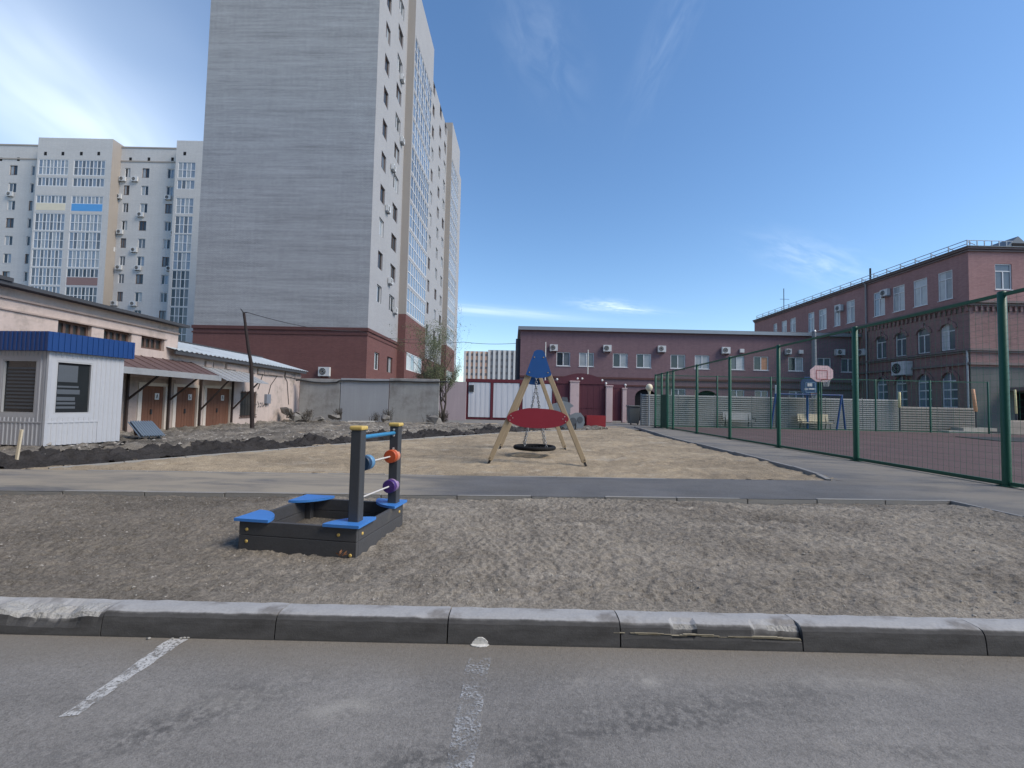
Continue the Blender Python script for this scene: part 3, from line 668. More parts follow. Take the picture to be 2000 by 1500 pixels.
bay(SB[1], SB[2], 49.4, 11.0); bay(SB[3], SB[4], 49.4, 11.0)
for i, (s, z, lab) in enumerate([(cols_near[1][0]-.4, 13.3, 'fourth-floor window of the second column'), (cols_near[0][1]+.5, 20.1, 'corner column window, sixth floor'), (cols_near[1][0]-.7, 25.0, 'second column window, seventh floor'),
        (cols_near[1][1]+.3, 29.6, 'second column window, ninth floor'), (cols_near[1][1]-.2, 10.7, 'lowest pale window of the second column'), (cols_near[1][1]-.5, 36.0, 'second column window, eleventh floor')]):
    aircon(Tside, s, z, 'small air conditioner on the near tower by the '+lab)
aircon(Tfront, TW-3.65, Tfront.px(645, 735)[1], 'white air conditioner low on the red brick base of the near tower', 1.0, .8)

# ---- the far apartment block on the left
H = Plane(P(-160, 700, 74.7), (1, 0)); H.O.z = 0; HB = Plane(P(-160, 700, 73.0), (1, 0)); HB.O.z = 0
hx = lambda u, v: H.px(u, v)[0]
t = thing('apartment_block', 'white brick apartment block with stacked glazed balconies, far left behind the low buildings', 'apartment building', (-70, 80, 0))
HTOP = H.px(280, 287)[1]; BT = HB.px(150, 270)[1]; Z0 = H.px(250, 328)[1]; HS = 3.03
colsH = [(18, 33, 347), (60, 67, 347), (243, 254, 347), (277, 291, 347), (326, 339, 347)]
rows = 13; holes = []
for ci, (u0, u1, v) in enumerate(colsH):
    for k in range(rows):
        holes.append((hx(u0, v), hx(u1, v), Z0-1.62-HS*k, Z0-HS*k))
b = MB(); xL, xR = 0, hx(410, 400)
vents = [(H.px(u, 311)[0], H.px(u, 311)[1], H) for u in (2, 36, 255, 291, 337)] + [(HB.px(u, 300)[0], HB.px(u, 300)[1], HB) for u in (89, 123, 159, 193, 361)]
facade(b, H, xL, xR, 0, HTOP, holes, .2, 0)
b.poly([H.at(xL, HTOP), H.at(xR, HTOP), H.at(xR, HTOP, -16), H.at(xL, HTOP, -16)], 1); b.poly([H.at(xR, 0), H.at(xR, 0, -16), H.at(xR, HTOP, -16), H.at(xR, HTOP)], 0)
for z in (HTOP-.25, Z0+1.05): b.slab(H.at(xL, z, 0), H.ud*(xR-xL), H.n*.08, (0, 0, .22), 1)
b.build('wall', [M_HIGH, M_TBEIGE], t)
for i, h in enumerate(holes): window(H, h, 'two' if h[1]-h[0] > .8 else 'one', M_WFRAME if i % 3 else M_BFRAME, random.choice(pan_mix), t, .12)
M_BL_BLUE = mat('blue_panel', (.10, .33, .66), .5, .08); M_BL_CREAM = mat('cream_panel', (.70, .63, .48), .5, .08); M_BL_PINK = mat('brown_panel', (.25, .16, .15), .6, .1)
def hbay(u0, u1, split, vtop, nm):
    a0, a1 = HB.px(u0, vtop)[0], HB.px(u1, vtop)[0]; b = MB(); hs = []
    spl = [HB.px(x, vtop)[0] for x in split]
    for k in range(13):
        for (p, q_) in zip(spl[0::2], spl[1::2]):
            full = k not in (1,); zt = Z0+.3-HS*k
            hs.append((p, q_, zt-((2.62 if k < 3 else 2.90) if full else 1.5), zt, k))
    facade(b, HB, a0, a1, 0, BT, [h[:4] for h in hs], .12, 0)
    b.poly([HB.at(a0, 0, -1.8), HB.at(a0, 0), HB.at(a0, BT), HB.at(a0, BT, -1.8)], 1); b.poly([HB.at(a1, 0), HB.at(a1, 0, -1.8), HB.at(a1, BT, -1.8), HB.at(a1, BT)], 1)
    b.poly([HB.at(a0, BT), HB.at(a1, BT), HB.at(a1, BT, -5), HB.at(a0, BT, -5)], 1); b.poly([HB.at(a1, HTOP-1, -1.8), HB.at(a1, HTOP-1, -5), HB.at(a1, BT, -5), HB.at(a1, BT, -1.8)], 1)
    b.poly([HB.at(a0, HTOP-1, -5), HB.at(a0, HTOP-1, -1.8), HB.at(a0, BT, -1.8), HB.at(a0, BT, -5)], 1)
    b.build('bay', [M_HIGH, M_TBEIGE], t)
    for i, h in enumerate(hs):
        k = h[4]; side = i % (len(spl)//2)
        n = 8 if (h[1]-h[0]) > 3.5 else 4
        pans = random.choice([[GLG, GLB], [GLP, GLB], [GLB, GLG, GLP], [GLB, GLP]])
        if nm == 1 and k in (6, 7, 8) and side == 1: pans = [GL, GLG]
        if nm == 2 and k > 5: pans = [GL, GLG]
        w = window(HB, h[:4], 'grid:%d:%d' % (n, 2 if k != 1 else 1), M_WFRAME, pans, t, .06, 'balcony_glazing')
        pm = None
        if nm == 1 and k == 2: pm = M_BL_CREAM if side == 0 else M_BL_BLUE
        if nm == 1 and k == 6 and side == 1: pm = M_BL_PINK
        if pm:
            p = MB(); wd = h[1]-h[0]; p.box(-wd/2+.09, wd/2-.09, -.055, -.035, .09, (h[3]-h[2])/2-.03)
            o = bpy.data.objects.new('panel', p.data('panel', pm)); COL.objects.link(o); o.parent = w
            o['label'] = {M_BL_CREAM: 'cream lower balcony panels', M_BL_BLUE: 'bright blue lower balcony panels', M_BL_PINK: 'brown lower balcony panels'}[pm]
hbay(72, 218, (75, 134, 144, 206), 320, 1); hbay(343, 420, (348, 382), 320, 2)
for a, z, pl in vents:
    v = MB(); v.slab(pl.at(a-.22, z-.3, .015), pl.ud*.44, pl.n*-.1, (0, 0, .6)); v.build('vent', M_BLACK, t)
for (ci, k, dx) in [(2, 0, -.6), (2, 1, -1.1), (2, 2, -2.0), (2, 3, -.5), (2, 4, -1.7), (2, 5, -.3), (2, 7, -.7), (3, 0, -1.6), (3, 2, -.3), (3, 4, -1.0), (3, 5, -.2), (3, 8, -.8), (4, 1, 0), (4, 3, 1.3), (4, 5, .9), (0, 1, -.1), (2, 8, -.6), (3, 7, -.6)]:
    u0, u1, v = colsH[ci]
    aircon(H, (hx(u0, v)+hx(u1, v))/2+dx, Z0-1.62-HS*k-.75, 'air conditioner beside the %s window down, %s column of the far left block' % (ORD[k], ORD[ci]), 1.0, .75)

# ---- far striped block between the tower and the red building
t = thing('distant_block', 'distant nine-storey block with vertical white and tan stripes, left half with sunlight painted in tan', 'apartment building', (-18, 205, 0))
D1 = Plane((P(905, 740, 200).x, 200, 0), (1, 0)); w1 = P(951, 740, 200).x-P(905, 740, 200).x; w2 = P(1012, 740, 200).x-P(952, 740, 200).x
M_TAN = mat('sunlit_tan_panel', (.58, .36, .26), .9, .1, .2); M_GREYP = mat('grey_panel', (.25, .25, .26), .9, .1, .2); M_WHITES = mat('white_stripe', (.62, .60, .57), .9, .06, .2)  # tan puts the sunlight on the left half into its colour
for part, (x0, w, n, mm, ztop) in enumerate(((0, w1, 5, M_TAN, D1.px(930, 686)[1]), (w1+.2, w2, 6, M_GREYP, D1.px(980, 684)[1]))):
    b = MB(); O = D1.at(x0, 0); b.box(O.x, O.x+w, 200, 214, 0, ztop); b.build('wall', mm, t)
    st = w/n
    for k in range(n):
        s = MB(); s.box(O.x+st*k+.02, O.x+st*k+st*.48, 199.6, 200.0, 0, ztop-.01); s.build('stripe', M_WHITES, t)
        for r in range(8):
            z1 = ztop-1.0-2.9*r
            p = MB(); p.box(O.x+st*k+st*.55, O.x+st*k+st*.93, 199.93, 200.02, z1-1.1, z1); p.build('window', mat('distant_pane', (.16, .15, .15), .4), t)

# ---- long two-storey dark red brick building across the back
M_LRED = brick('plum_red_brick', (.235, .150, .165), (.20, .128, .142), (.165, .12, .13), .26, .085, .010, .12, .14, .05)
LR = Plane((P(1016, 700, 43.5).x, 43.5, 0), (1, 0)); LRW = 33.6-LR.O.x
t = thing('brick_building', 'long flat-roofed dark red brick building of two storeys across the back of the yard', 'building', (LR.O.x+16, 44, 0))
up = [(1086.6, 1113.5), (1131, 1160), (1197, 1226), (1243, 1272), (1309.6, 1338.6), (1357, 1385.6), (1424.4, 1454), (1472, 1501), (1539.4, 1569), (1597, 1622.7), (1642.5, 1672)]
zt, zb = LR.px(1290, 692)[1], LR.px(1290, 719)[1]
hs = [(LR.px(a, 705)[0], LR.px(b_, 705)[0], zb, zt) for a, b_ in up]
lo = [(1311, 1339), (1424, 1454), (1474, 1500), (1541, 1570)]; lz = LR.px(1400, 761)[1]
hl = [(LR.px(a, 770)[0], LR.px(b_, 770)[0], lz-1.5, lz) for a, b_ in lo]
arch = [(LR.px(1240, 780)[0], LR.px(1282, 780)[0], 0.0, LR.px(1260, 760)[1], .75), (LR.px(1362, 780)[0], LR.px(1400, 780)[0], 0.0, LR.px(1380, 763)[1], .5)]
LT = LR.px(1300, 648)[1]
b = MB(); facade(b, LR, 0, LRW, 0, LT, hs+hl+arch, .2, 0)
b.poly([LR.at(0, LT), LR.at(LRW, LT), LR.at(LRW, LT, -12), LR.at(0, LT, -12)]); b.poly([LR.at(0, 0, -12), LR.at(0, 0), LR.at(0, LT), LR.at(0, LT, -12)])
b.build('wall', M_LRED, t)
for a in arch:
    p = MB(); p.poly([LR.at(a[0]-.2, 0, -.35), LR.at(a[1]+.2, 0, -.35), LR.at(a[1]+.2, a[3]+.2, -.35), LR.at(a[0]-.2, a[3]+.2, -.35)]); p.build('archway', M_BLACK, t)
b = MB(); b.box(LR.O.x-.25, 33.6, 43.22, 55.6, LT+.002, LT+.20); b.box(LR.O.x-.25, 33.6, 43.20, 43.25, LT-.14, LT+.16, 1); b.build('roof', [M_ROOFM, mat('roof_flashing', (.30, .33, .36), .45, .1, 1, metal=.4)], t)
b = MB(); z = LR.px(1300, 741)[1]; b.box(LR.O.x, 33.6, 43.40, 43.5, z-.09, z+.09); b.box(LR.O.x, 33.6, 43.42, 43.5, z-.75, z-.62); b.build('string_course', M_REDD, t)
PN = [[GL, GLG], [GLP, GLG], [GL, GLP], [GL, GLP], [GL, GLG], [GLP, GLP], [GLG, GLW], [GL, GLO], [GL, GLP], [GLG, GLG], [GLG, GLG]]
for h, p in zip(hs, PN): window(LR, h, 'two', M_WFRAME, p, t, .08)
for h in hl: window(LR, h, 'two', M_WFRAME, [GLG, GLG], t, .08)
b = MB(); b.box(LR.O.x-.45, LR.O.x-.003, 43.7, 46, 0, LR.px(1010, 661)[1]); b.build('flue', mat('dark_flue', (.05, .055, .065), .7), t)
b = MB(); w = P(1235, 640, 48); b.ball((w.x, 48, LT+.25), .45, 10, sq=(1.6, 1, .7)); b.ball((w.x-1.8, 48, LT+.2), .3, 10, sq=(1.4, 1, .8)); b.build('roof_vent', M_ROOFM, t)
for (u, v, w, h, lab) in [(1081, 686, .75, .62, 'above and left of the first upper window of the long red building'), (1185, 687, .78, .62, 'left of the third upper window of the long red building'), (1291, 688, .75, .60, 'between the fourth and fifth upper windows of the long red building'),
        (1415.5, 691, .78, .62, 'left of a small vent box on the long red building'), (1537, 692, .5, .5, 'above the ninth upper window of the long red building'), (1637, 694, .85, .55, 'between the tenth and eleventh upper windows of the long red building'), (1667, 752, .5, .55, 'low on the long red building at its right end')]:
    a, z = LR.px(u, v); aircon(LR, a, z, 'white air conditioner '+lab, w, h)
for u, v in ((1448, 689), (1563, 691)):
    a, z = LR.px(u, v); b = MB(); b.slab(LR.at(a-.2, z, 0), LR.ud*.4, LR.n*.18, (0, 0, .36)); b.build('vent_box', M_ACW, t)

# ---- old brick school on the right
SX = 33.7
S1 = Plane((SX, 62.5, 0), (0, -1)); S2 = Plane((SX, 33.0, 0), (1, 0)); SL = 62.5-33.0
M_SCH = brick('old_red_brick', (.39, .215, .205), (.325, .175, .17), (.29, .205, .195), .26, .085, .012, .2, .16, .08, stain=(.40, .28, .26), slo=.60, shi=.80)
M_SCHL = brick('weathered_lower_brick', (.31, .175, .165), (.24, .14, .135), (.24, .18, .17), .26, .085, .014, .25, .2, .08, stain=(.25, .19, .18), slo=.52, shi=.74)
M_SCHF = mat('grey_green_porch_render', (.13, .135, .13), .9, .2, .6, .1, 10, streak=.15)
t = thing('brick_school', 'old three-storey red brick building with white windows and arched lower openings, right of court', 'building', (SX+8, 48, 0))
ST = S1.px(1880, 486)[1]
third = [(1835.3, 1863.7, 531, 584), (1786.7, 1813.7, 545, 597), (1746, 1769, 559, 609), (1708, 1730, 572, 619), (1654.4, 1670.6, 590, 634), (1630, 1642, 598, 640), (1600, 1615, 607, 646), (1579, 1591, 616, 652), (1543.7, 1554.5, 628, 662), (1527, 1537, 633, 665), (1511, 1518, 638, 668)]
def srect(u0, u1): 
    return S1.px(u0, 700)[0], S1.px(u1, 700)[0]
z3 = (S1.px(1850, 585)[1], S1.px(1850, 529)[1]); z2 = (S1.px(1853, 684)[1], S1.px(1853, 632)[1]); z1 = (S1.px(1853, 796)[1], S1.px(1853, 727)[1])
H3 = [(*srect(u0, u1), *z3) for u0, u1, _, _ in third]
H2 = [(*srect(u0, u1), *z2, .42) for u0, u1 in ((1838, 1866.4), (1792, 1816.5), (1749, 1770.5), (1711, 1731.4))]
H1 = [(*srect(u0, u1), *z1, .75) for u0, u1 in ((1838, 1869), (1791, 1819), (1748, 1771), (1712, 1733))]
zA, zB, zD = z3[0]-.62, z2[0]-.22, 1.55
b = MB(); facade(b, S1, 0, SL, zA, ST, H3, .16, 0); facade(b, S1, 0, SL, 0, zA, H2+H1, .22, 1)
f3 = S2.rect(1943, 515, 1977, 566); F3 = (f3[0], f3[1], f3[2], f3[3])
facade(b, S2, 0, 22, zA, ST, [F3], .16, 0); facade(b, S2, 0, 22, zB-1.2, zA, [], .2, 1)
facade(b, S2, 0, 22, 0, zB-1.2, [(3.2, 5.0, 0, 3.0)], .9, 2)
b.poly([S2.at(22, 0), S2.at(22, 0, -29.5), S2.at(22, ST, -29.5), S2.at(22, ST)], 0)
b.build('wall', [M_SCH, M_SCHL, M_SCHF], t)
M_LEDGE = mat('ledge_stone', (.20, .16, .155), .9, .2, 1, .1, 20, streak=.1)
b = MB()
def course(z, h, o, m=0):
    b.slab(S1.at(0, z, -.02), S1.ud*(SL+o), S1.n*(o+.02), (0, 0, h), m); b.slab(S2.at(0, z+.001, -.02), S2.ud*22, S2.n*(o+.018), (0, 0, h-.002), m)
course(zA-.05, .16, .34); course(zA-.22, .15, .20); course(zB, .15, .20); course(zB-.14, .12, .12); course(zB-1.05, .18, .18); course(ST-.18, .18, .22); course(ST-.34, .12, .12)
b.build('cornice', M_LEDGE, t)
b = MB()                                   # dentils below the main cornice
b.slab(S1.at(.1, zA-.30, 0), S1.ud*(SL-.2), S1.n*.10, (0, 0, .06)); b.slab(S2.at(.0, zA-.30, 0), S2.ud*10.6, S2.n*.10, (0, 0, .06))
k = 0.3
while k < SL-.2: b.slab(S1.at(k, zA-.62, 0), S1.ud*.16, S1.n*.13, (0, 0, .38)); k += .42
k = .3
while k < 10: b.slab(S2.at(k, zA-.62, 0), S2.ud*.16, S2.n*.13, (0, 0, .38)); k += .42
b.build('dentil_frieze', M_SCHL, t)
for i, h in enumerate(H3): window(S1, h, 'tee', M_WFRAME, [[GLW, GLP], [GLW], [GLP, GLW], [GLB, GLW]][i % 4], t, .06)  # white and pale panes carry reflected sky in their colour
for i, h in enumerate(H2): window(S1, (h[0], h[1], h[2], h[3]), 'tee', M_WFRAME, [GLW, GLG] if i == 0 else [GLG], t, .12)
for i, h in enumerate(H1): window(S1, (h[0], h[1], h[2], h[3]), 'grid:2:4', M_WFRAME, [GLB, GLG], t, .12)
window(S2, F3, 'tee', M_WFRAME, [GLG], t, .08)
for h in H2+H1:                            # raised brick hood over each arch
    b = MB(); uc, hw, r = (h[0]+h[1])/2, (h[1]-h[0])/2, h[4]; N = 10
    for k in range(N):
        a0, a1 = math.pi*k/N, math.pi*(k+1)/N
        pts = [(uc-hw*math.cos(a0), h[3]-r+r*math.sin(a0)), (uc-hw*math.cos(a1), h[3]-r+r*math.sin(a1)), (uc-(hw+.22)*math.cos(a1), h[3]-r+(r+.22)*math.sin(a1)), (uc-(hw+.22)*math.cos(a0), h[3]-r+(r+.22)*math.sin(a0))]
        b.prism(pts, S1.at(0, 0, .003), S1.ud, (0, 0, 1), S1.n*.09)
    b.slab(S1.at(uc-.14, h[3]-.02, .004), S1.ud*.28, S1.n*.13, (0, 0, .42)); b.build('arch_hood', M_SCHL, t)
b = MB()                                   # hipped metal roof
e = .3; x0, x1, y0, y1 = SX-e, SX+22, 33-e, 62.5; R0, R1 = (SX+8, 41.0), (SX+8, 62.5); rz = ST+2.9
b.poly([(x0, y0, ST+.02), (x0, y1, ST+.02), (R1[0], R1[1], rz), (R0[0], R0[1], rz)][::-1]); b.poly([(x0, y0, ST+.02), (x1, y0, ST+.02), (R0[0], R0[1], rz)])
b.poly([(x1, y0, ST+.02), (x1, y1, ST+.02), (R1[0], R1[1], rz), (R0[0], R0[1], rz)]); b.box(x0, x1, y0, y1, ST-.04, ST+.019)
roof = b.build('roof', M_ROOFM, t)
b = MB(); dx, dy = P(1983, 465, 34.2).x, 34.0; b.prism([(-1.0, 0), (1.0, 0), (1.0, .35), (0, 1.25), (-1.0, .35)], (dx, dy, ST+.05), (1, 0, 0), (0, 0, 1), (0, 3.0, 0)); b.build('dormer', M_ROOFM, roof)
b = MB(); b.box(dx-.5, dx+.5, dy-.03, dy+.01, ST+.12, ST+.75); b.build('dormer_opening', M_BLACK, roof)
b = MB(); n = 20                           # snow guard rail along the eave
for k in range(n+1):
    y = 33.2+29*k/n; b.bar((SX+.15, y, ST+.03), (SX+.15, y, ST+.62), .05); b.bar((SX+.15, y, ST+.5), (SX+.75, y, ST+.25), .04)
for z in (.32, .60): b.bar((SX+.15, 33.2, ST+z), (SX+.15, 62.2, ST+z), .045)
for k in range(6): b.bar((SX+.4+.55*k, 33.25, ST+.03), (SX+.4+.55*k, 33.25, ST+.6), .05)
b.bar((SX+.15, 33.25, ST+.60), (SX+3.6, 33.25, ST+.60), .045)
b.build('roof_rail', M_STEEL, roof)
b = MB(); a = S1.px(1695, 700)[0]; b.tube([S1.at(a, 0, .12), S1.at(a, ST-.3, .12), S1.at(a, ST-.05, .35)], .075, 10); b.build('drainpipe', M_STEEL, t); b = MB()
b.tube([S1.at(SL-.12, 0, .14), S1.at(SL-.12, zB, .14)], .07, 10); b.build('drainpipe', M_STEEL, t)
b = MB(); w = P(1531, 600, 58); b.tube([(w.x, 58, ST), (w.x, 58, ST+3.4)], .05, 6); b.bar((w.x-.5, 58, ST+2.0), (w.x+.7, 58, ST+2.0), .04); b.build('roof_antenna', M_DARK, roof)
w = P(1695, 520, 42.5); b = MB(); b.tube([(SX+.3, 42.5, ST), (SX+.3, 42.5, ST+1.3)], .08, 8); b.build('roof_pipe', M_DARK, roof)
b = MB(); b.box(SX+2.5, SX+9, 31.4, 33, 3.05, 3.3); b.box(SX+2.6, SX+2.8, 31.5, 31.7, 0, 3.05); b.box(SX+6.2, SX+6.4, 31.5, 31.7, 0, 3.05); b.build('porch', M_LEDGE, t)
b = MB(); b.poly([S2.at(3.2, 0, -.85), S2.at(5.0, 0, -.85), S2.at(5.0, 3.0, -.85), S2.at(3.2, 3.0, -.85)]); b.build('door', M_BLACK, t)
a, z = S1.px(1771, 733); aircon(S1, a, z, 'large white ventilation unit on the old brick building above the arched windows', 1.3, 1.15, .7)
for u, v, lab in ((1733, 572, 'right of the fourth top-floor window of the old brick building'), (1643, 602, 'beside the sixth top-floor window of the old brick building'), (1688, 688, 'on the old brick building beside the drainpipe near the long red building')):
    a, z = S1.px(u, v); aircon(S1, a, z-.3, 'white air conditioner '+lab, .8, .6)

# ---- pink plastered outbuilding with the three brown doors
M_PINK = mat('pink_plaster', (.52, .435, .395), .92, .14, .7, .12, 14, .25, 30, .15, streak=.14, dirt=(.30, .26, .23), dlo=.50, dhi=.70, ds=.9)
M_PINKL = mat('stained_plaster', (.36, .295, .265), .92, .2, .9, .14, 14, .3, 30, .15, streak=.22, dirt=(.24, .22, .21), dlo=.48, dhi=.68, ds=1.3)
M_DOOR = mat('brown_painted_wood', (.165, .080, .053), .75, .18, 1.2, .1, 20, .2, 40, .25, streak=.28, dirt=(.17, .095, .065), dlo=.55, dhi=.8, ds=2)
M_JAMB = mat('pale_door_jamb', (.58, .52, .46), .85, .15, 2, .1, 20, streak=.1)
M_BROWNROOF = mat('brown_roof_sheet', (.115, .075, .072), .65, .2, 1, .1, 9, streak=.15)
M_GREYSHEET = mat('grey_metal_sheet', (.34, .35, .36), .55, .15, 1.5, .08, 12, metal=.2, streak=.15)
M_CORR = mat('corrugated_roof', (.47, .52, .55), .6, .15, .8, .08, 9, metal=.15, dirt=(.30, .32, .33), dlo=.5, dhi=.75, ds=1)
M_TAR = mat('tar_roof_edge', (.06, .065, .075), .85, .2, 2, .1, 20)
PX = -13.3
K = Plane((PX, 8.0, 0), (0, 1))
t = thing('outbuilding', 'long pink plastered outbuilding with brown double doors and stepped roofs on the left', 'outbuilding', (PX-3, 18, 0))
ky = lambda u: -PX*880/(1000-u)-8.0
hE = 4.05; sE = ky(343); lE = 3.12; END = K.px(584, 780)[0]
wins = [(K.px(113, 640)[0], K.px(179, 645)[0], 2.98, 3.46), (K.px(203, 650)[0], K.px(257, 655)[0], 3.0, 3.46), (K.px(276, 668)[0], K.px(321, 672)[0], 3.0, 3.46)]
drs = [(K.px(273, 800)[0], K.px(321, 800)[0], -.12, 1.68), (K.px(341, 800)[0], K.px(384, 800)[0], -.12, 1.70), (K.px(400, 800)[0], K.px(449, 800)[0], -.12, 1.72)]
lw = (K.px(469, 790)[0], K.px(500, 790)[0], .36, 1.62)
b = MB(); facade(b, K, -3, sE, 1.95, hE, wins, .22, 0); facade(b, K, -3, sE, -.3, 1.95, [d for d in drs if d[1] < sE], .12, 1)
d3 = [d for d in drs if d[1] >= sE]; facade(b, K, sE, END, -.3, lE, d3+[lw], .15, 1 if False else 0)
b.poly([K.at(END, -.3), K.at(END, -.3, -8), K.at(END, lE, -8), K.at(END, lE)], 0); b.poly([K.at(sE, lE, 0), K.at(sE, lE, -8), K.at(sE, hE, -8), K.at(sE, hE, 0)], 0)
b.build('wall', [M_PINK, M_PINKL], t)
b = MB(); b.box(PX-8, PX+.32, 5, 8+sE+.2, hE, hE+.10); b.box(PX-8, PX+.36, 5, 8+sE*.36, hE+.102, hE+.20); b.build('roof', M_TAR, t)
b = MB(); b.box(PX-.02, PX+.06, 5, 8+sE, hE-.30, hE-.24); b.box(PX-.02, PX+.045, 5, 8+sE-.6, hE-.60, hE-.56); b.build('ledge', M_PINKL, t)
def corrugated(mb, A, B, Cc, n, amp, mi=0, th=.006):    # sheet from edge A-B up to C (parallelogram), ribs running A->C
    A, B, Cc = Vector(A), Vector(B), Vector(Cc); u = B-A; w = Cc-A; nn = u.cross(w).normalized()
    if nn.z < 0: nn = -nn
    m = n*6; V = []
    for i in range(m+1):
        h = amp*math.sin(2*math.pi*i/6)
        for e in (0, 1): V.append(A+u*(i/m)+w*e+nn*h)
    mb.mesh(V, [(2*i, 2*i+2, 2*i+3, 2*i+1) for i in range(m)], mi, True)
    V2 = [v-nn*th for v in V]; mb.mesh(V2, [(2*i, 2*i+1, 2*i+3, 2*i+2) for i in range(m)], mi, True)
    for i in range(m): mb.poly([V[2*i], V2[2*i], V2[2*i+2], V[2*i+2]], mi)
b = MB(); corrugated(b, (PX+.35, 8+sE-.6, lE-.02), (PX+.35, 8+END+.35, lE-.04), (PX-2.6, 8+sE-.6, lE+.78), 40, .022)
lowroof = b.build('corrugated_roof', M_CORR, t)
b = MB(); b.bar((PX+.28, 8+sE-.5, lE-.12), (PX+.28, 8+END+.2, lE-.14), .06, .14); b.bar((PX-2.6, 8+sE-.6, lE+.82), (PX-2.6, 8+END+.3, lE+.80), .16, .05); b.build('eave_board', M_TAR, t)
b = MB()                                   # broken plaster cornice under the low eave
y = 8+sE+1.6
while y < 8+END-.1:
    L = random.uniform(.35, 1.1); b.box(PX-.01, PX+random.uniform(.05, .11), y, min(y+L, 8+END), lE-.50-random.uniform(0, .05), lE-.26); y += L+random.choice([0, 0, .05, .2])
b.build('cornice', M_PINKL, t, bevel=.01)
M_DGL = glass('dusty_dark_glass', (.05, .05, .048), .35, .4)
for h in wins: window(K, h, 'grid:4:1', M_BFRAME, [M_DGL], t, .14)
o = window(K, lw, 'one', M_BFRAME, [M_DGL], t, .08)
b = MB()
for k in range(6): y = 8+lw[0]+.1+(lw[1]-lw[0]-.2)*k/5; b.tube([(PX+.03, y, lw[2]-.05), (PX+.03, y, lw[3]+.05)], .012, 6)
for z in (lw[2]+.1, (lw[2]+lw[3])/2, lw[3]-.1): b.bar((PX+.03, 8+lw[0]-.05, z), (PX+.03, 8+lw[1]+.05, z), .02)
b.build('window_grille', M_DARK, t)
# letter plates: a small white square with a black capital on each right-hand door leaf
def plate_letters(ch, O, ux, s, mb):
    seg = {'A': [((.15, 0), (.5, 1)), ((.5, 1), (.85, 0)), ((.3, .38), (.7, .38))], 'Б': [((.2, 0), (.2, 1)), ((.2, 1), (.8, 1)), ((.2, .55), (.75, .55)), ((.75, .55), (.8, .05)), ((.8, 0), (.2, 0))], 'В': [((.2, 0), (.2, 1)), ((.2, 1), (.7, .95)), ((.7, .95), (.7, .55)), ((.2, .52), (.8, .5)), ((.8, .5), (.8, .03)), ((.8, 0), (.2, 0))]}[ch]
    O, ux = Vector(O), Vector(ux)
    for (x0, y0), (x1, y1) in seg: mb.bar(O+ux*(x0*s*.8)+Vector((0, 0, y0*s)), O+ux*(x1*s*.8)+Vector((0, 0, y1*s)), .006, .022, up=ux)
M_PLATE = mat('white_plate', (.66, .65, .62), .6, .08, 5); M_INK = mat('black_ink', (.02, .02, .02), .7)
for h, ch, nm in zip(drs, 'AБВ', ('with a white plate lettered A beside the metal sheets', 'middle', 'farthest from the kiosk')):
    a0, a1, z0, z1 = h; mid = (a0+a1)/2
    b = MB()
    for (p, q_) in ((a0+.03, mid-.006), (mid+.006, a1-.03)):
        n = 4; w = (q_-p)/n
        for k in range(n): b.box(PX-.10, PX-.06+.004*(k % 2), 8+p+w*k+.003, 8+p+w*(k+1)-.003, z0, z1-.02)
    d = b.build('door', M_DOOR, t); d['label'] = 'brown double plank door '+nm
    f = MB(); f.box(PX-.05, PX+.035, 8+a0-.13, 8+a0+.03, z0, z1+.10); f.box(PX-.05, PX+.035, 8+a1-.03, 8+a1+.13, z0, z1+.10); f.box(PX-.05, PX+.033, 8+a0+.03, 8+a1-.03, z1-.02, z1+.10); f.build('door_frame', M_JAMB, d)
    hd = MB(); hd.box(PX-.06, PX-.02, 8+mid-.05, 8+mid+.02, .62, .80); hd.build('lock', M_DARK, d)
    pl = MB(); y = 8+mid+(a1-mid)*.42; s = .16; pl.box(PX-.058, PX-.046, y-s/2-.02, y+s/2+.02, 1.16, 1.16+s+.08); pl.build('plate', M_PLATE, d)
    lt = MB(); plate_letters(ch, (PX-.043, y-s*.4, 1.20), (0, 1, 0), s, lt); lt.build('letter', M_INK, d)
# canopies over the doors, with their posts and struts
def canopy(name, y0, y1, zw, zo, xo, m, fascia):
    b = MB(); b.mesh([(PX+.002, y0, zw), (PX+.002, y1, zw), (xo, y1, zo), (xo, y0, zo), (PX+.002, y0, zw-.03), (PX+.002, y1, zw-.03), (xo, y1, zo-.03), (xo, y0, zo-.03)], [(0, 3, 2, 1), (4, 5, 6, 7), (0, 4, 7, 3), (1, 2, 6, 5), (3, 7, 6, 2)])
    y = y0+.25
    while y < y1-.05: b.bar((PX+.02, y, zw+.008), (xo-.01, y, zo+.008), .03, .025); y += .5
    c = b.build(name, m, t)
    if fascia:
        f = MB(); f.box(xo, xo+.015, y0-.02, y1+.02, zo-.20, zo+.012); f.build('fascia', M_GREYSHEET, c)
    return c
CX = -12.1
canopy('canopy', 11.8, 18.7, 2.72, 2.18, CX, M_BROWNROOF, True)
canopy('canopy', 19.0, 22.3, 2.62, 2.04, CX+.05, M_GREYSHEET, False)
for y in (15.5, 17.4, 19.15, 21.35):
    b = MB(); b.bar((PX+.09, y, -.15), (PX+.09, y, 2.5 if y > 18 else 2.55), .07, .07); b.bar((PX+.11, y, 1.15 if y < 18 else .75), (CX+.05 if y > 18 else CX-.06, y+.02, 2.02), .055, .055); b.build('canopy_strut', mat('rusty_dark_steel', (.05, .036, .032), .8, .25, 4), t)
b = MB()                                   # a meter box and its sagging wires on the end of the wall
a0, z = K.px(520, 778); b.slab(K.at(a0-.2, z-.28, 0), K.ud*.42, K.n*.14, (0, 0, .5)); b.build('meter_box', mat('meter_box_grey', (.20, .22, .26), .6), t)
b = MB()
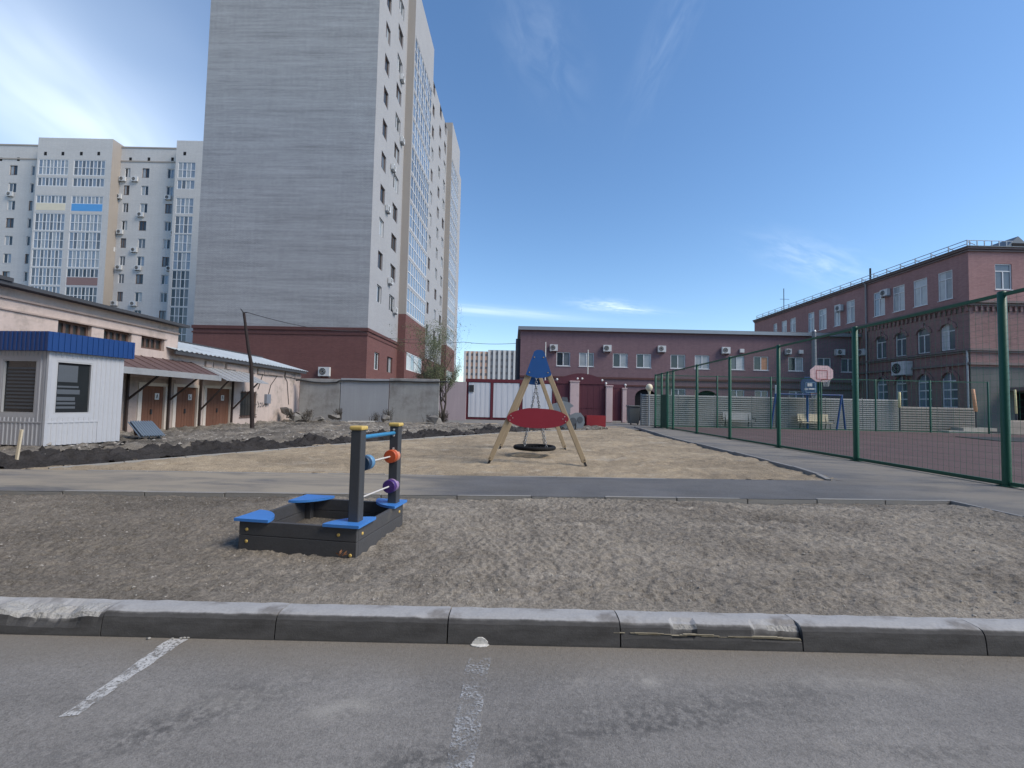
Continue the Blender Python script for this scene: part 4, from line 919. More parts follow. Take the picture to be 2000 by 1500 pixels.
pa = [K.at(*K.px(u, v), .03) for u, v in ((523, 772), (528, 752), (540, 735), (552, 730), (560, 745), (563, 790))]
b.tube(pa, .018, 6); pa = [K.at(*K.px(u, v), .03) for u, v in ((516, 722), (510, 738), (503, 760))]; b.tube(pa, .02, 6); b.build('wall_cable', M_DARK, t)
b = MB()                                   # spray-painted scrawl
for k, pts in enumerate(([(503, 784), (506, 793), (503, 796)], [(507, 788), (510, 787), (510, 794), (507, 795)], [(513, 786), (513, 795), (516, 790)], [(517, 789), (520, 789), (519, 795)])):
    q = [K.at(*K.px(u, v), .004) for u, v in pts]
    for p0, p1 in zip(q[:-1], q[1:]): b.bar(p0, p1, .005, .055, up=K.n.cross(Vector((0, 0, 1))))
b.build('graffiti', mat('grey_spray', (.08, .08, .085), .9), t)

# ---- white kiosk with blue fascia
k0 = G(85, 860, .25); k1y = k0.y*1.155; k1 = Vector(((240-1000)/880*k1y, k1y, .2)); KZ = .12
kd = (k1-k0); kd.z = 0
KR = Plane((k0.x, k0.y, 0), (kd.x, kd.y)); KW = kd.length
kl_ = Vector((-1, .10, 0)).normalized(); LW = 2.75
KLp = Plane(Vector((k0.x, k0.y, 0))+kl_*LW, -kl_)
t = thing('kiosk', 'small white ribbed metal kiosk with a blue fascia and wide dark windows', 'kiosk', (k0.x-1, k0.y+.8, KZ))
M_KIOSK = mat('white_ribbed_sheet', (.43, .45, .49), .5, .06, 1, .04, 12, spec=.45, dirt=(.34, .34, .34), dlo=.56, dhi=.85, ds=.8)
M_KBLUE = mat('blue_painted_sheet', (.008, .048, .19), .45, .1, 1.5, .05, 12, spec=.45)
kz1 = KR.px(97, 683)[1]; kz2 = KR.px(97, 648)[1]
rw = KR.rect(111, 704, 176, 810); rw = (rw[0], rw[1], KR.px(111.5, 809)[1], KR.px(111.5, 704)[1])
lwv = (KLp.px(6, 700)[0], KLp.px(74, 700)[0], rw[2], rw[3])
lw2 = (lwv[0]-1.35, lwv[0]-.07, rw[2], rw[3])
b = MB(); facade(b, KR, 0, KW, KZ, kz1, [rw], .05, 0); facade(b, KLp, 0, LW, KZ, kz1, [lwv, lw2], .05, 0)
for pl, L, hl_ in ((KR, KW, [rw]), (KLp, LW, [lwv, lw2])):
    a = .035
    while a < L-.03:
        segs = [(KZ+.01, kz1-.01)]
        for h in hl_:
            if h[0]-.06 < a+.02 and a-.02 < h[1]+.06: segs = [(KZ+.01, h[2]-.08), (h[3]+.08, kz1-.01)]
        for z0, z1 in segs:
            b.mesh([pl.at(a-.026, z0, .001), pl.at(a-.014, z0, .011), pl.at(a+.014, z0, .011), pl.at(a+.026, z0, .001), pl.at(a-.026, z1, .001), pl.at(a-.014, z1, .011), pl.at(a+.014, z1, .011), pl.at(a+.026, z1, .001)], [(0, 1, 5, 4), (1, 2, 6, 5), (2, 3, 7, 6)])
        a += .105
q = [KLp.at(0, 0), KLp.at(LW, 0), KR.at(KW, 0), KLp.at(0, 0)+Vector((kd.x, kd.y, 0))]
b.poly([(q[2].x, q[2].y, KZ), (q[3].x, q[3].y, KZ), (q[3].x, q[3].y, kz1), (q[2].x, q[2].y, kz1)]); b.poly([(q[3].x, q[3].y, KZ), (q[0].x, q[0].y, KZ), (q[0].x, q[0].y, kz1), (q[3].x, q[3].y, kz1)])
b.bar(KR.at(0, KZ, 0), KR.at(0, kz1, 0), .05, .05)
for a0, a1 in ((.03, rw[1]+.16),): b.slab(KR.at(a0, rw[2]-.20, .0), KR.ud*(a1-a0), KR.n*.016, (0, 0, .03)); b.slab(KR.at(a1, KZ, .0), KR.ud*.02, KR.n*.016, (0, 0, rw[2]-.20-KZ))
b.slab(KLp.at(0, rw[2]-.20, .0), KLp.ud*(LW-.03), KLp.n*.016, (0, 0, .03)); b.build('wall', M_KIOSK, t)
b = MB(); o_ = .10
e0, e1, e2, e3 = (KLp.at(-.1, 0, o_), KLp.at(LW, 0, o_)+KR.n*o_+KLp.n*0, KR.at(KW+.16, 0, o_), q[3]+Vector((-.1, .2, 0)))
ring = [e0, e1, e2, e3]; zf0, zf1 = kz1-.03, kz2
b.poly([(p.x, p.y, zf1) for p in ring]); b.poly([(p.x, p.y, zf0) for p in ring][::-1])
for i in range(4):
    p, r = ring[i], ring[(i+1) % 4]; p = Vector((p.x, p.y, 0)); r = Vector((r.x, r.y, 0)); L = (r-p).length; n = max(2, int(L/.11)); nn = (r-p).normalized().cross(Vector((0, 0, 1)))
    for k in range(n):
        A = p+(r-p)*(k/n); Bq = p+(r-p)*((k+.6)/n); Cq = p+(r-p)*((k+1)/n); up_ = Vector((0, 0, 1))
        for (s, e_, oo) in ((A, Bq, 0), (Bq, Cq, .012)):
            b.poly([s+nn*oo+up_*zf0, e_+nn*oo+up_*zf0, e_+nn*oo+up_*zf1, s+nn*oo+up_*zf1])
        b.poly([Bq+up_*zf0, Bq+nn*.012+up_*zf0, Bq+nn*.012+up_*zf1, Bq+up_*zf1]); b.poly([Cq+nn*.012+up_*zf0, Cq+up_*zf0, Cq+up_*zf1, Cq+nn*.012+up_*zf1])
b.build('fascia', M_KBLUE, t)
M_BLIND = mat('grey_blind', (.085, .10, .12), .7, .1, 2); M_PAPER = mat('pale_paper', (.42, .43, .43), .7, .1, 3)
KGL = glass('kiosk_glass', (.02, .024, .028), .05, .5)
M_KFRAME = mat('kiosk_frame', (.40, .415, .44), .5, .06, 2)
def kiosk_window(pl, h, blinds):
    o = window(pl, h, 'one', M_KFRAME, [KGL], t, .035)
    s = MB(); w = h[1]-h[0]; hh = h[3]-h[2]
    for (x0, x1, z0, z1) in blinds: s.box(-w/2+.07+(w-.14)*x0, -w/2+.07+(w-.14)*x1, .008, .0125, .07+(hh-.14)*z0, .07+(hh-.14)*z1)
    s.build('blind_slats', M_BLIND, o, local=True)
kiosk_window(KR, rw, [(.0, .65, .62, .98), (.0, .7, .50, .54), (.0, .75, .36, .46), (.0, .6, .22, .30), (.0, .62, .14, .19), (.0, .62, .05, .10)])
kiosk_window(KLp, lwv, [(.02, .98, .04+.075*k, .08+.075*k) for k in range(12)]); kiosk_window(KLp, lw2, [(.0, .9, .1+.1*k, .14+.1*k) for k in range(5)])

# ---- concrete panel wall, plaster wall, white garages, red gates
M_CONC = mat('concrete_panel', (.34, .34, .33), .92, .16, .8, .10, 12, .25, 25, .15, streak=.16, dirt=(.22, .21, .20), dlo=.42, dhi=.66, ds=.7)
M_CONC2 = mat('smooth_concrete_panel', (.34, .355, .375), .88, .08, .8, .06, 12, .1, 25, .2, streak=.10)
M_PINKW = mat('faded_pink_wall', (.42, .34, .35), .92, .1, .8, .08, 12, streak=.12)
CW = 27.4
wall_spans = [(584, 663, M_CONC, 'stained concrete wall panel next to the pink outbuilding'), (664, 758.5, M_CONC2, 'smooth bluish concrete wall panel, middle of three'), (759.5, 857, M_CONC, 'stained concrete wall panel under the budding tree')]
for u0, u1, m, lab in wall_spans:
    x0, x1 = P(u0, 780, CW).x+.012, P(u1, 780, CW).x; z1 = P((u0+u1)/2, 739.5, CW).z
    b = MB(); b.box(x0, x1, CW, CW+.16, -.2, z1); tag(b.build('concrete_panel', m, loc=((x0+x1)/2, CW, 0), bevel=.015), lab, 'wall panel', 'concrete panels of the yard wall')
x0, x1 = P(850, 780, 35).x, P(910, 780, 35).x; b = MB(); b.box(x0, x1, 35, 35.2, -.1, P(880, 745, 35).z)
tag(b.build('plaster_wall', M_PINKW, loc=((x0+x1)/2, 35, 0)), 'faded pinkish wall piece between the tree and the white garages', 'wall')
b = MB()                                   # hose slung along the wall top
pts = []
for k in range(60):
    u = 578+k*(296/59); s = 742+5*abs(math.sin((u-585)/34*1.1))*(1 if u < 660 else .25)+ (u-585)*.012
    pts.append(P(u, s, CW-.06))
b.tube(pts, .045, 6); tag(b.build('black_cable', M_DARK, loc=tuple(pts[30])), 'thick black cable sagging along the top of the concrete wall', 'cable')
GY = 37.0; GP = Plane((P(912, 780, GY).x, GY, 0), (1, 0))
M_GRED = mat('dark_red_paint', (.135, .026, .036), .6, .12, 1.2, .06, 14, streak=.12); M_GWHITE = mat('white_garage_sheet', (.62, .63, .66), .6, .06, .8, .04, 12, streak=.08); M_PILL = mat('pinkish_pillar', (.58, .44, .43), .85, .12, 1.5, .08, 14, streak=.12, dirt=(.42, .33, .33), dlo=.55, dhi=.8, ds=1.5)
M_GATE = mat('maroon_gate', (.105, .030, .042), .6, .1, 1.2, .06, 14, streak=.12)
t = thing('garage_row', 'row of white garage fronts framed in dark red behind the swing', 'garage', (GP.O.x+3, GY+2, 0))
gx = lambda u: GP.px(u, 780)[0]; gz = GP.px(960, 742)[1]
b = MB(); b.slab(GP.at(-.1, 0, -.02), GP.ud*(gx(1088)+.1), GP.n*-5, (0, 0, gz)); b.build('wall', M_GRED, t)
for u0, u1 in ((915, 957.5), (963.5, 1014), (1021, 1078)):
    b = MB(); x = gx(u0); n = 9; w = (gx(u1)-x)/n
    for k in range(n): b.slab(GP.at(x+w*k, .18, .02+.012*(k % 2)), GP.ud*w, GP.n*-.03, (0, 0, gz-.42))
    b.build('garage_door', M_GWHITE, t)
b = MB(); b.slab(GP.at(-.12, gz-.2, .06), GP.ud*(gx(1088)+.15), GP.n*-.05, (0, 0, .26))
for u in (960.5, 1017.5, 1081): b.slab(GP.at(gx(u)-.09, 0, .07), GP.ud*.18, GP.n*-.06, (0, 0, gz-.2))
b.build('frame', M_GRED, t)
b = MB(); b.slab(GP.at(gx(916), GP.px(918, 765)[1], .10), GP.ud*.38, GP.n*-.07, (0, 0, .55)); b.build('sign_plate', M_DARK, t)
t = thing('entrance_gate', 'dark maroon gate with arched top, pale pillars and small white globe lamps', 'gate', (GP.at(gx(1150), 0).x, GY, 0))
M_GLOBE = mat('white_globe', (.72, .72, .70), .4, .04)
def leaf(u0, u1, vt, arch=0):
    b = MB(); a0, a1 = gx(u0), gx(u1); z = GP.px((u0+u1)/2, vt)[1]; n = max(3, int((a1-a0)/.22)); w = (a1-a0)/n
    for k in range(n):
        f = (k+.5)/n*2-1; zz = z + arch*(1-f*f)
        b.slab(GP.at(a0+w*k, .12, .03+.01*(k % 2)), GP.ud*w*.99, GP.n*-.04, (0, 0, zz-.12))
    b.slab(GP.at(a0, 1.1, .06), GP.ud*(a1-a0), GP.n*-.03, (0, 0, .08)); return b.build('gate_leaf', M_GATE, t)
leaf(1086, 1112, 742, .25); leaf(1131, 1182, 744, .0); leaf(1196, 1214, 752, .0)
b = MB(); a0, a1 = gx(1087), gx(1181); zc = GP.px(1134, 744)[1]
N = 16; top = [(a0+(a1-a0)*k/N, zc+.62*math.sin(math.pi*k/N)**.8) for k in range(N+1)]
b.prism([(a0, zc-.25)]+top+[(a1, zc-.25)], GP.at(0, 0, .09), GP.ud, (0, 0, 1), GP.n*-.05); b.build('gate_arch', M_GATE, t)
b = MB(); b.slab(GP.at(gx(1182), GP.px(1200, 758)[1], .05), GP.ud*(gx(1222)-gx(1182)), GP.n*-.05, (0, 0, .3)); b.build('gate_lintel', M_GATE, t)
for u0, u1, vt in ((1112.5, 1130, 746), (1182.5, 1195, 755), (1214.5, 1222, 760)):
    b = MB(); zt_ = GP.px(u0, vt)[1]; a0, a1 = gx(u0), gx(u1); b.slab(GP.at(a0, 0, .28), GP.ud*(a1-a0), GP.n*-.5, (0, 0, zt_)); b.slab(GP.at(a0-.05, zt_, .33), GP.ud*(a1-a0+.1), GP.n*-.6, (0, 0, .09))
    b.build('pillar', M_PILL, t, bevel=.02)
for u, v in ((1088, 741), (1128, 739.5), (1137, 739.5), (1176, 743), (1183.5, 749), (1221.5, 752)):
    p = P(u, v, GY-.05); b = MB(); b.ball(p, .10, 10); b.tube([p-Vector((0, 0, .22)), p-Vector((0, 0, .08))], .025, 6); b.build('globe_lamp', M_GLOBE, t)

# ---- unseen block added behind the photographer: it keeps the sky behind the camera off the kerb faces
M_BACK = mat('grey_back_block', (.22, .22, .22), .9, .1, .2)
b = MB(); b.box(-70, 14, -26, -13, -.14, 30); tag(b.build('unseen_block', M_BACK, loc=(-28, -20, -.14)), 'unseen grey block added behind the parking, outside the picture', 'apartment building')

# ================================================================== OBJECTS
# ---- sandbox with the abacus posts
M_SBX = mat('dark_grey_plank', (.070, .071, .076), .55, .2, 2, .15, 45, .15, 60, .35, streak=.1, dirt=(.15, .14, .125), dlo=.58, dhi=.82, ds=4)
M_SBX2 = mat('post_plastic', (.058, .063, .072), .55, .1, 2, .06, 40, .05, 60, .4)
M_SEAT = mat('blue_seat_plastic', (.055, .215, .58), .45, .06, 3, .04, 40, spec=.45, dirt=(.16, .30, .55), dlo=.6, dhi=.8, ds=6)
M_YEL = mat('yellow_cap', (.62, .45, .14), .5, .1, 6, .05, 40, dirt=(.45, .33, .15), dlo=.58, dhi=.8, ds=14)
M_BOLT = mat('yellow_bolt', (.60, .42, .12), .5, .1, 8)
M_TUBEB = mat('blue_tube', (.04, .22, .42), .35, .06, 5, spec=.5); M_ROD = mat('pale_rod', (.62, .60, .58), .4, .05, 5, spec=.5)
o0 = SBX['o']; ca, sa = math.cos(SBX['a']), math.sin(SBX['a']); UX = Vector((ca, sa, 0)); UY = Vector((-sa, ca, 0)); SW, SD, SH = 1.075, .99, .225
S = lambda a, b_, z: o0 - UX*SW + UX*a + UY*b_ + Vector((0, 0, z))
t = thing('sandbox', 'dark grey plank sandbox with blue corner seats and two abacus posts', 'sandbox', S(SW/2, SD/2, 0))
def sb(mb, a0, a1, b0, b1, z0, z1, mi=0): mb.slab(S(a0, b0, z0), UX*(a1-a0), UY*(b1-b0), (0, 0, z1-z0), mi)
for k in range(2):
    z0, z1 = -.06 + (0 if k == 0 else .168), .105 if k == 0 else SH
    for (a0, a1, b0, b1) in ((0, SW, 0, .035), (0, SW, SD-.035, SD), (0, .035, .037, SD-.037), (SW-.035, SW, .037, SD-.037)):
        m = MB(); sb(m, a0, a1, b0, b1, z0, z1); m.build('side_plank', M_SBX, t, bevel=.005)
for a, b_ in ((.037, .037), (.037, SD-.10), (SW-.10, SD-.10)):
    m = MB(); sb(m, a, a+.062, b_, b_+.062, -.06, SH-.01); m.build('corner_post', M_SBX, t, bevel=.004)
def seat(ca_, cb_, sx, sy):
    L = .30; ov = .03; pts = [(-ov, -ov)]
    N = 14
    for k in range(N+1):
        w = math.pi/2*k/N; r = L*(.80+.20*abs(math.cos(2*w))) if True else L
        pts.append((-ov+(L+.02)*math.cos(w)*(.86+.14*abs(math.cos(w))), -ov+(L+.02)*math.sin(w)*(.86+.14*abs(math.sin(w)))))
    m = MB(); m.prism(pts if sx*sy > 0 else pts, S(ca_, cb_, SH+.002), UX*sx, UY*sy, (0, 0, .024)); m.build('corner_seat', M_SEAT, t, bevel=.006)
seat(0, 0, 1, 1); seat(SW, 0, -1, 1); seat(0, SD, 1, -1); seat(SW, SD, -1, -1)
for k, (b0) in enumerate((.075, SD-.165)):
    m = MB(); a0 = SW-(.125, .104)[k]; sb(m, a0, a0+.095, b0, b0+.095, -.05, 1.03); p = m.build('post', M_SBX2, t, bevel=.009)
    c = MB(); sb(c, a0-.012, a0+.107, b0-.012, b0+.107, 1.022, 1.058); c.build('cap', M_YEL, p, bevel=.012)
    m = MB()
    for z in (.99, .93, .80, .73):
        w = S(a0+.047, b0-.001, z); m.tube([w, w-UY*.006], .011, 8)
    if k == 1: m.build('bolt', M_ROD, p)
axy = lambda y: SW-.125+.047+.021*(y-.12)/(SD-.24)
m = MB(); m.tube([S(axy(.16), .16, .955), S(axy(SD-.16), SD-.16, .955)], .019, 12); m.build('handrail', M_TUBEB, t)
rods = ((.725, [(.235, 'blue'), (.775, 'orange')]), (.43, [(.770, 'violet')]))
M_BEAD = {'blue': (mat('blue_bead', (.022, .05, .10), .4, .06, 5), mat('light_blue_bead', (.12, .27, .45), .4, .06, 5)), 'orange': (mat('orange_bead', (.48, .085, .03), .4, .06, 5), mat('salmon_bead', (.60, .24, .15), .45, .06, 5)), 'violet': (mat('violet_bead', (.065, .03, .16), .4, .06, 5), mat('lilac_bead', (.30, .21, .38), .45, .06, 5))}
for z, beads in rods:
    m = MB(); m.tube([S(axy(.16), .16, z), S(axy(SD-.16), SD-.16, z)], .0075, 10); r = m.build('abacus_rod', M_ROD, t)
    for y, c in beads:
        for j, dy in enumerate((0, .062)):
            m = MB(); R = .066; m.tube([S(axy(y), y+dy-.028, z), S(axy(y), y+dy-.022, z), S(axy(y), y+dy+.022, z), S(axy(y), y+dy+.028, z)], [R-.006, R, R, R-.006], 28)
            d = m.build('bead', M_BEAD[c][j], r); d['label'] = c+' abacus disc' if j == 0 else 'paler disc behind the '+c+' one'
for a, b_, z, side in ((.075, 0, .155, 0), (.075, 0, .055, 0), (SW-.16, 0, .16, 0), (SW-.05, 0, .0, 0), (SW, .10, .155, 1), (SW, SD-.1, .155, 1)):
    m = MB(); w = S(a, b_, z); dn = -UY if side == 0 else UX; m.tube([w-dn*.002, w+dn*.005, w+dn*.007], [.014, .014, .008], 12); m.build('bolt', M_BOLT, t)
w = S(.10, SD-.04, .0)
m = MB(); m.mesh([S(.037, .037, -.02), S(SW-.037, .037, -.02), S(SW-.037, SD-.037, .01), S(.037, SD-.037, .03)], [(0, 1, 2, 3)]); m.build('sand_fill', M_DIRT, t)

# ---- nest swing
M_WOOD = mat('pine_beam', (.40, .315, .21), .65, .14, 1.2, .08, 30, .1, 40, .3, streak=.18)
M_SBLUE = mat('swing_blue_panel', (.022, .10, .32), .5, .1, 3, .06, 30, spec=.4); M_SRED = mat('swing_red_board', (.27, .026, .045), .5, .1, 3, .06, 30, spec=.4)
M_CHAIN = mat('chain_steel', (.30, .31, .32), .4, .15, 20, metal=.7); M_NEST = mat('black_rope', (.004, .004, .005), .8, .2, 20, .2, 60)
YF, YR = 9.82, 13.1
t = thing('nest_swing', 'wooden A-frame nest swing with blue top shield, red oval board and black basket seat', 'swing', (.57, 11.5, 0))
fl, fr = G(957, 905), G(1141, 908); fl.y = fr.y = YF; fl = P(957, 905, YF); fr = P(1141, 908, YF)
ap = P(1052.5, 690, YF); bl, br = P(978, 876, YR), P(1103, 877, YR); ar = Vector(((bl.x+br.x)/2+.02, YR, ap.z))
for (foot, apex, s) in ((fl, ap, -1), (fr, ap, 1), (bl, ar, -1), (br, ar, 1)):
    foot = Vector((foot.x, foot.y, .06)); top = apex + Vector((s*.07, 0, -.10))
    m = MB(); m.bar(foot, top, .105, .105, up=(0, 1, 0)); l = m.build('leg', M_WOOD, t, bevel=.008)
    d = (top-foot).normalized(); f = MB(); f.bar(foot-d*.20, foot+d*.10, .05, .02, up=(0, 1, 0)); f.tube([foot+Vector((-s*0, -.056, .05)), foot+Vector((0, -.066, .05))], .012, 8); f.build('foot_bracket', M_DARK, l)
m = MB(); m.bar((ap.x, YF-.02, 2.26), (ar.x, YR+.02, 2.26), .11, .13, up=(0, 0, 1)); beam = m.build('top_beam', M_WOOD, t, bevel=.008)
m = MB(); m.bar((ap.x, YF+.3, 2.185), (ar.x, YR-.3, 2.185), .08, .02, up=(0, 0, 1)); m.build('steel_strip', M_DARK, beam)
def shield(Y, th, name, x, zs=1.0):
    o = [(-.06, .578), (0, .585), (.06, .578), (.11, .54), (.275, .06), (.265, .03), (.22, .012), (.12, -.02), (0, -.03), (-.12, -.018), (-.24, .02), (-.275, .045), (-.275, .06), (-.11, .54)]
    m = MB(); m.prism(o, (x, Y, 1.885), (1, 0, 0), (0, 0, 1), (0, th, 0)); s = m.build(name, M_SBLUE, t, bevel=.008)
    b = MB()
    for bx, bz in ((-.10, .42), (.10, .42), (-.20, .09), (.20, .09)): b.tube([(x+bx, Y+.001, 1.885+bz), (x+bx, Y-.010, 1.885+bz)], .012, 8)
    b.build('bolt', M_BOLT, s)
shield(YF-.085, .03, 'top_panel', ap.x); shield(YR+.055, .03, 'top_panel', ar.x)
def oval(Y, name, x, z, w, h):
    o = []
    N = 40
    for k in range(N):
        a = 2*math.pi*k/N; c, s = math.cos(a), math.sin(a); o.append((w/2*math.copysign(abs(c)**.80, c), h/2*math.copysign(abs(s)**1.15, s)+ (0 if abs(c) < .95 else 0)))
    m = MB(); m.prism(o, (x, Y, z), (1, 0, 0), (0, 0, 1), (0, .03, 0)); s = m.build(name, M_SRED, t, bevel=.008); b = MB()
    for bx, bz in ((-.58, .05), (.58, .05), (-.60, -.05), (.60, -.05), (.54, 0), (-.54, 0)): b.tube([(x+bx, Y+.001, z+bz), (x+bx, Y-.009, z+bz)], .010, 8)
    b.build('bolt', M_ROD, s)
pc = P(1050, 817, YF); oval(YF-.085, 'cross_board', pc.x, pc.z, 1.33, .425)
oval(YR+.055, 'cross_board', ar.x, pc.z, 1.05, .40)
sc_ = P(1044, 876, 11.46); ring_c = Vector((sc_.x, 11.46, .20))
m = MB(); m.tube([ring_c+Vector((.49*math.cos(2*math.pi*k/40), .49*math.sin(2*math.pi*k/40), 0)) for k in range(41)], .052, 10)
seat_o = m.build('basket_seat', M_NEST, t); m = MB()
for k in range(-5, 6):
    c = k*.088; L = math.sqrt(max(.001, .47**2-c*c)); 
    for ax_ in (0, 1):
        pts = []
        for j in range(7):
            q = -L+2*L*j/6; z = -.09*(1-(q*q+c*c)/.22); v = (c, q, z) if ax_ else (q, c, z); pts.append(ring_c+Vector(v))
        m.tube(pts, .014, 5)
m.build('rope_net', M_NEST, seat_o)
def chain(mb, p, q, r=.023, th=.0085):
    p, q = Vector(p), Vector(q); L = (q-p).length; n = max(3, int(L/.055)); d = (q-p).normalized(); a, b, _ = frame_of(d)
    for k in range(n):
        c = p+(q-p)*((k+.5)/n); w = a if k % 2 else b
        mb.tube([c+d*(.036*math.cos(2*math.pi*j/10))+w*(r*math.sin(2*math.pi*j/10)) for j in range(11)], th, 5, cap=False)
hub = Vector((ring_c.x+.01, 11.46, 1.75))
m = MB(); chain(m, (hub.x, 11.46, 2.18), hub, .028, .010); m.ball(hub, .035, 8); m.build('chain', M_CHAIN, t)
for k in range(4):
    sx, sy = ((1, 1), (-1, 1), (-1, -1), (1, -1))[k]; m = MB(); chain(m, hub, ring_c+Vector((.27*sx, .40*sy, .03))); m.build('chain', M_CHAIN, t)

# ---- green court fence
M_GREEN = mat('green_fence_paint', (.012, .09, .052), .45, .12, 2, .06, 30, spec=.45, dirt=(.03, .13, .085), dlo=.6, dhi=.8, ds=3)
fx = lambda y: 8.80+.036*(y-8)
fy = [4.35, 8.04, 11.7, 15.3, 19.0, 22.7, 26.4, 30.1]; FH = 3.50
t = thing('court_fence', 'tall green metal court fence with square posts and rails around the reddish court', 'fence', (fx(15), 15, 0))
def post(x, y, w=.09, h=FH, r=0):
    m = MB(); m.tube([(x, y, -.05), (x, y, h-.012), (x, y, h)], [w*.64, w*.64, w*.5], 18); p = m.build('post', M_GREEN, t)
    if r: f = MB(); f.box(x-.10, x+.10, y-.10, y+.10, .016, .03); f.build('base_plate', M_GREEN, p)
for y in fy: post(fx(y), y, .10, FH, 1)
def rail(p, q, z, w=.05, h=.06, name='rail'):
    m = MB(); m.bar((p[0], p[1], z), (q[0], q[1], z), w, h, up=(0, 0, 1)); m.build(name, M_GREEN, t)
for a, b_ in zip(fy[:-1], fy[1:]):
    rail((fx(a)+.0, a+.05), (fx(b_), b_-.05), FH-.06); rail((fx(a), a+.05), (fx(b_), b_-.05), .07)
bx = [fx(30.1), 13.75, 17.35, 20.7, 24.35, 28.0, 31.9]
for x in bx[1:]: post(x, 30.15, .08, FH)
for a, b_ in zip(bx[:-1], bx[1:]): rail((a+.04, 30.15), (b_-.04, 30.15), FH-.06, .04, .05); rail((a+.04, 30.15), (b_-.04, 30.15), .07, .04, .05)
# sports netting: fine green cords between the rails
M_NET = mat('green_net_cord', (.02, .14, .085), .6, .1, 4)
def netting(p, q, name, n, zs, r):
    m = MB(); p, q = Vector(p), Vector(q)
    for k in range(1, n): 
        c = p.lerp(q, k/n); m.bar((c.x, c.y, .1), (c.x, c.y, FH-.1), r)
    for z in zs: m.bar((p.x, p.y, z), (q.x, q.y, z), r)
    m.build(name, M_NET, t)
for a, b_ in zip(fy[:-1], fy[1:]):
    netting((fx(a), a, 0), (fx(b_), b_, 0), 'netting', 30, [.22+.12*k for k in range(27)], .0024)
for a, b_ in zip(bx[:-1], bx[1:]): netting((a, 30.15, 0), (b_, 30.15, 0), 'netting', 30, [.22+.12*k for k in range(27)], .003)
for a, b_ in ((26.5, 28.1), (28.3, 30.0)):
    netting((fx(a), a, 0), (fx(b_), b_, 0), 'netting', 10, [.5, 1.0, 1.5, 2.0, 2.5], .012)
post(fx(27.5), 27.5, .12, FH); post(fx(28.7), 28.7, .10, FH)
for y in (27.6,):
    m = MB(); m.box(fx(y)-.03, fx(y)+.03, y, 28.65, .1, 2.1); g_ = m.build('gate_leaf', mat('gate_mesh_green', (.010, .07, .045), .6, .15, 3), t)

# ---- ribbed grey sheet fence and low slatted wall behind the court
def slat_fence(name, label, x0, x1, y, h, m, step, mp, n_panels, lean=0):
    t = thing(name, label, 'fence', ((x0+x1)/2, y, 0)); w = (x1-x0)/n_panels
    for k in range(n_panels):
        b = MB(); a0, a1 = x0+w*k+.012, x0+w*(k+1)-.012; z = .03
        while z < h-.02:
            b.mesh([(a0, y, z), (a1, y, z), (a1, y-.075, z+step*.16), (a0, y-.075, z+step*.16), (a1, y-.06, z+step*.66), (a0, y-.06, z+step*.66), (a1, y, z+step), (a0, y, z+step)], [(0, 1, 2, 3), (3, 2, 4, 5), (5, 4, 6, 7)]); z += step
        b.poly([(a1, y+.02, 0), (a0, y+.02, 0), (a0, y+.02, z), (a1, y+.02, z)]); b.build('panel', m, t)
        b = MB(); b.box(a0-.05, a0+.025, y-.02, y+.05, 0, h+.05); b.build('post', mp, t)
    return t
M_SLAT = mat('grey_ribbed_sheet', (.25, .255, .25), .6, .10, .7, .05, 10, spec=.3, streak=.06); M_SLATB = mat('brown_grey_slats', (.235, .215, .195), .8, .2, .8, .1, 10, streak=.12); M_POSTG = mat('fence_post_grey', (.22, .23, .235), .6, .1, 3)
FY = 32.2
x0, x1 = P(1252, 800, FY).x, P(1755, 800, FY).x
slat_fence('ribbed_fence', 'grey fence of horizontally ribbed metal sheet behind the benches', x0, x1, FY, P(1500, 775, FY).z, M_SLAT, .145, M_POSTG, 7)
x2 = P(1905, 800, FY).x
slat_fence('slatted_wall', 'lower brownish grey slatted wall under the arched windows', x1+.1, x2, FY+.05, P(1830, 798, FY).z, M_SLATB, .17, M_POSTG, 2)

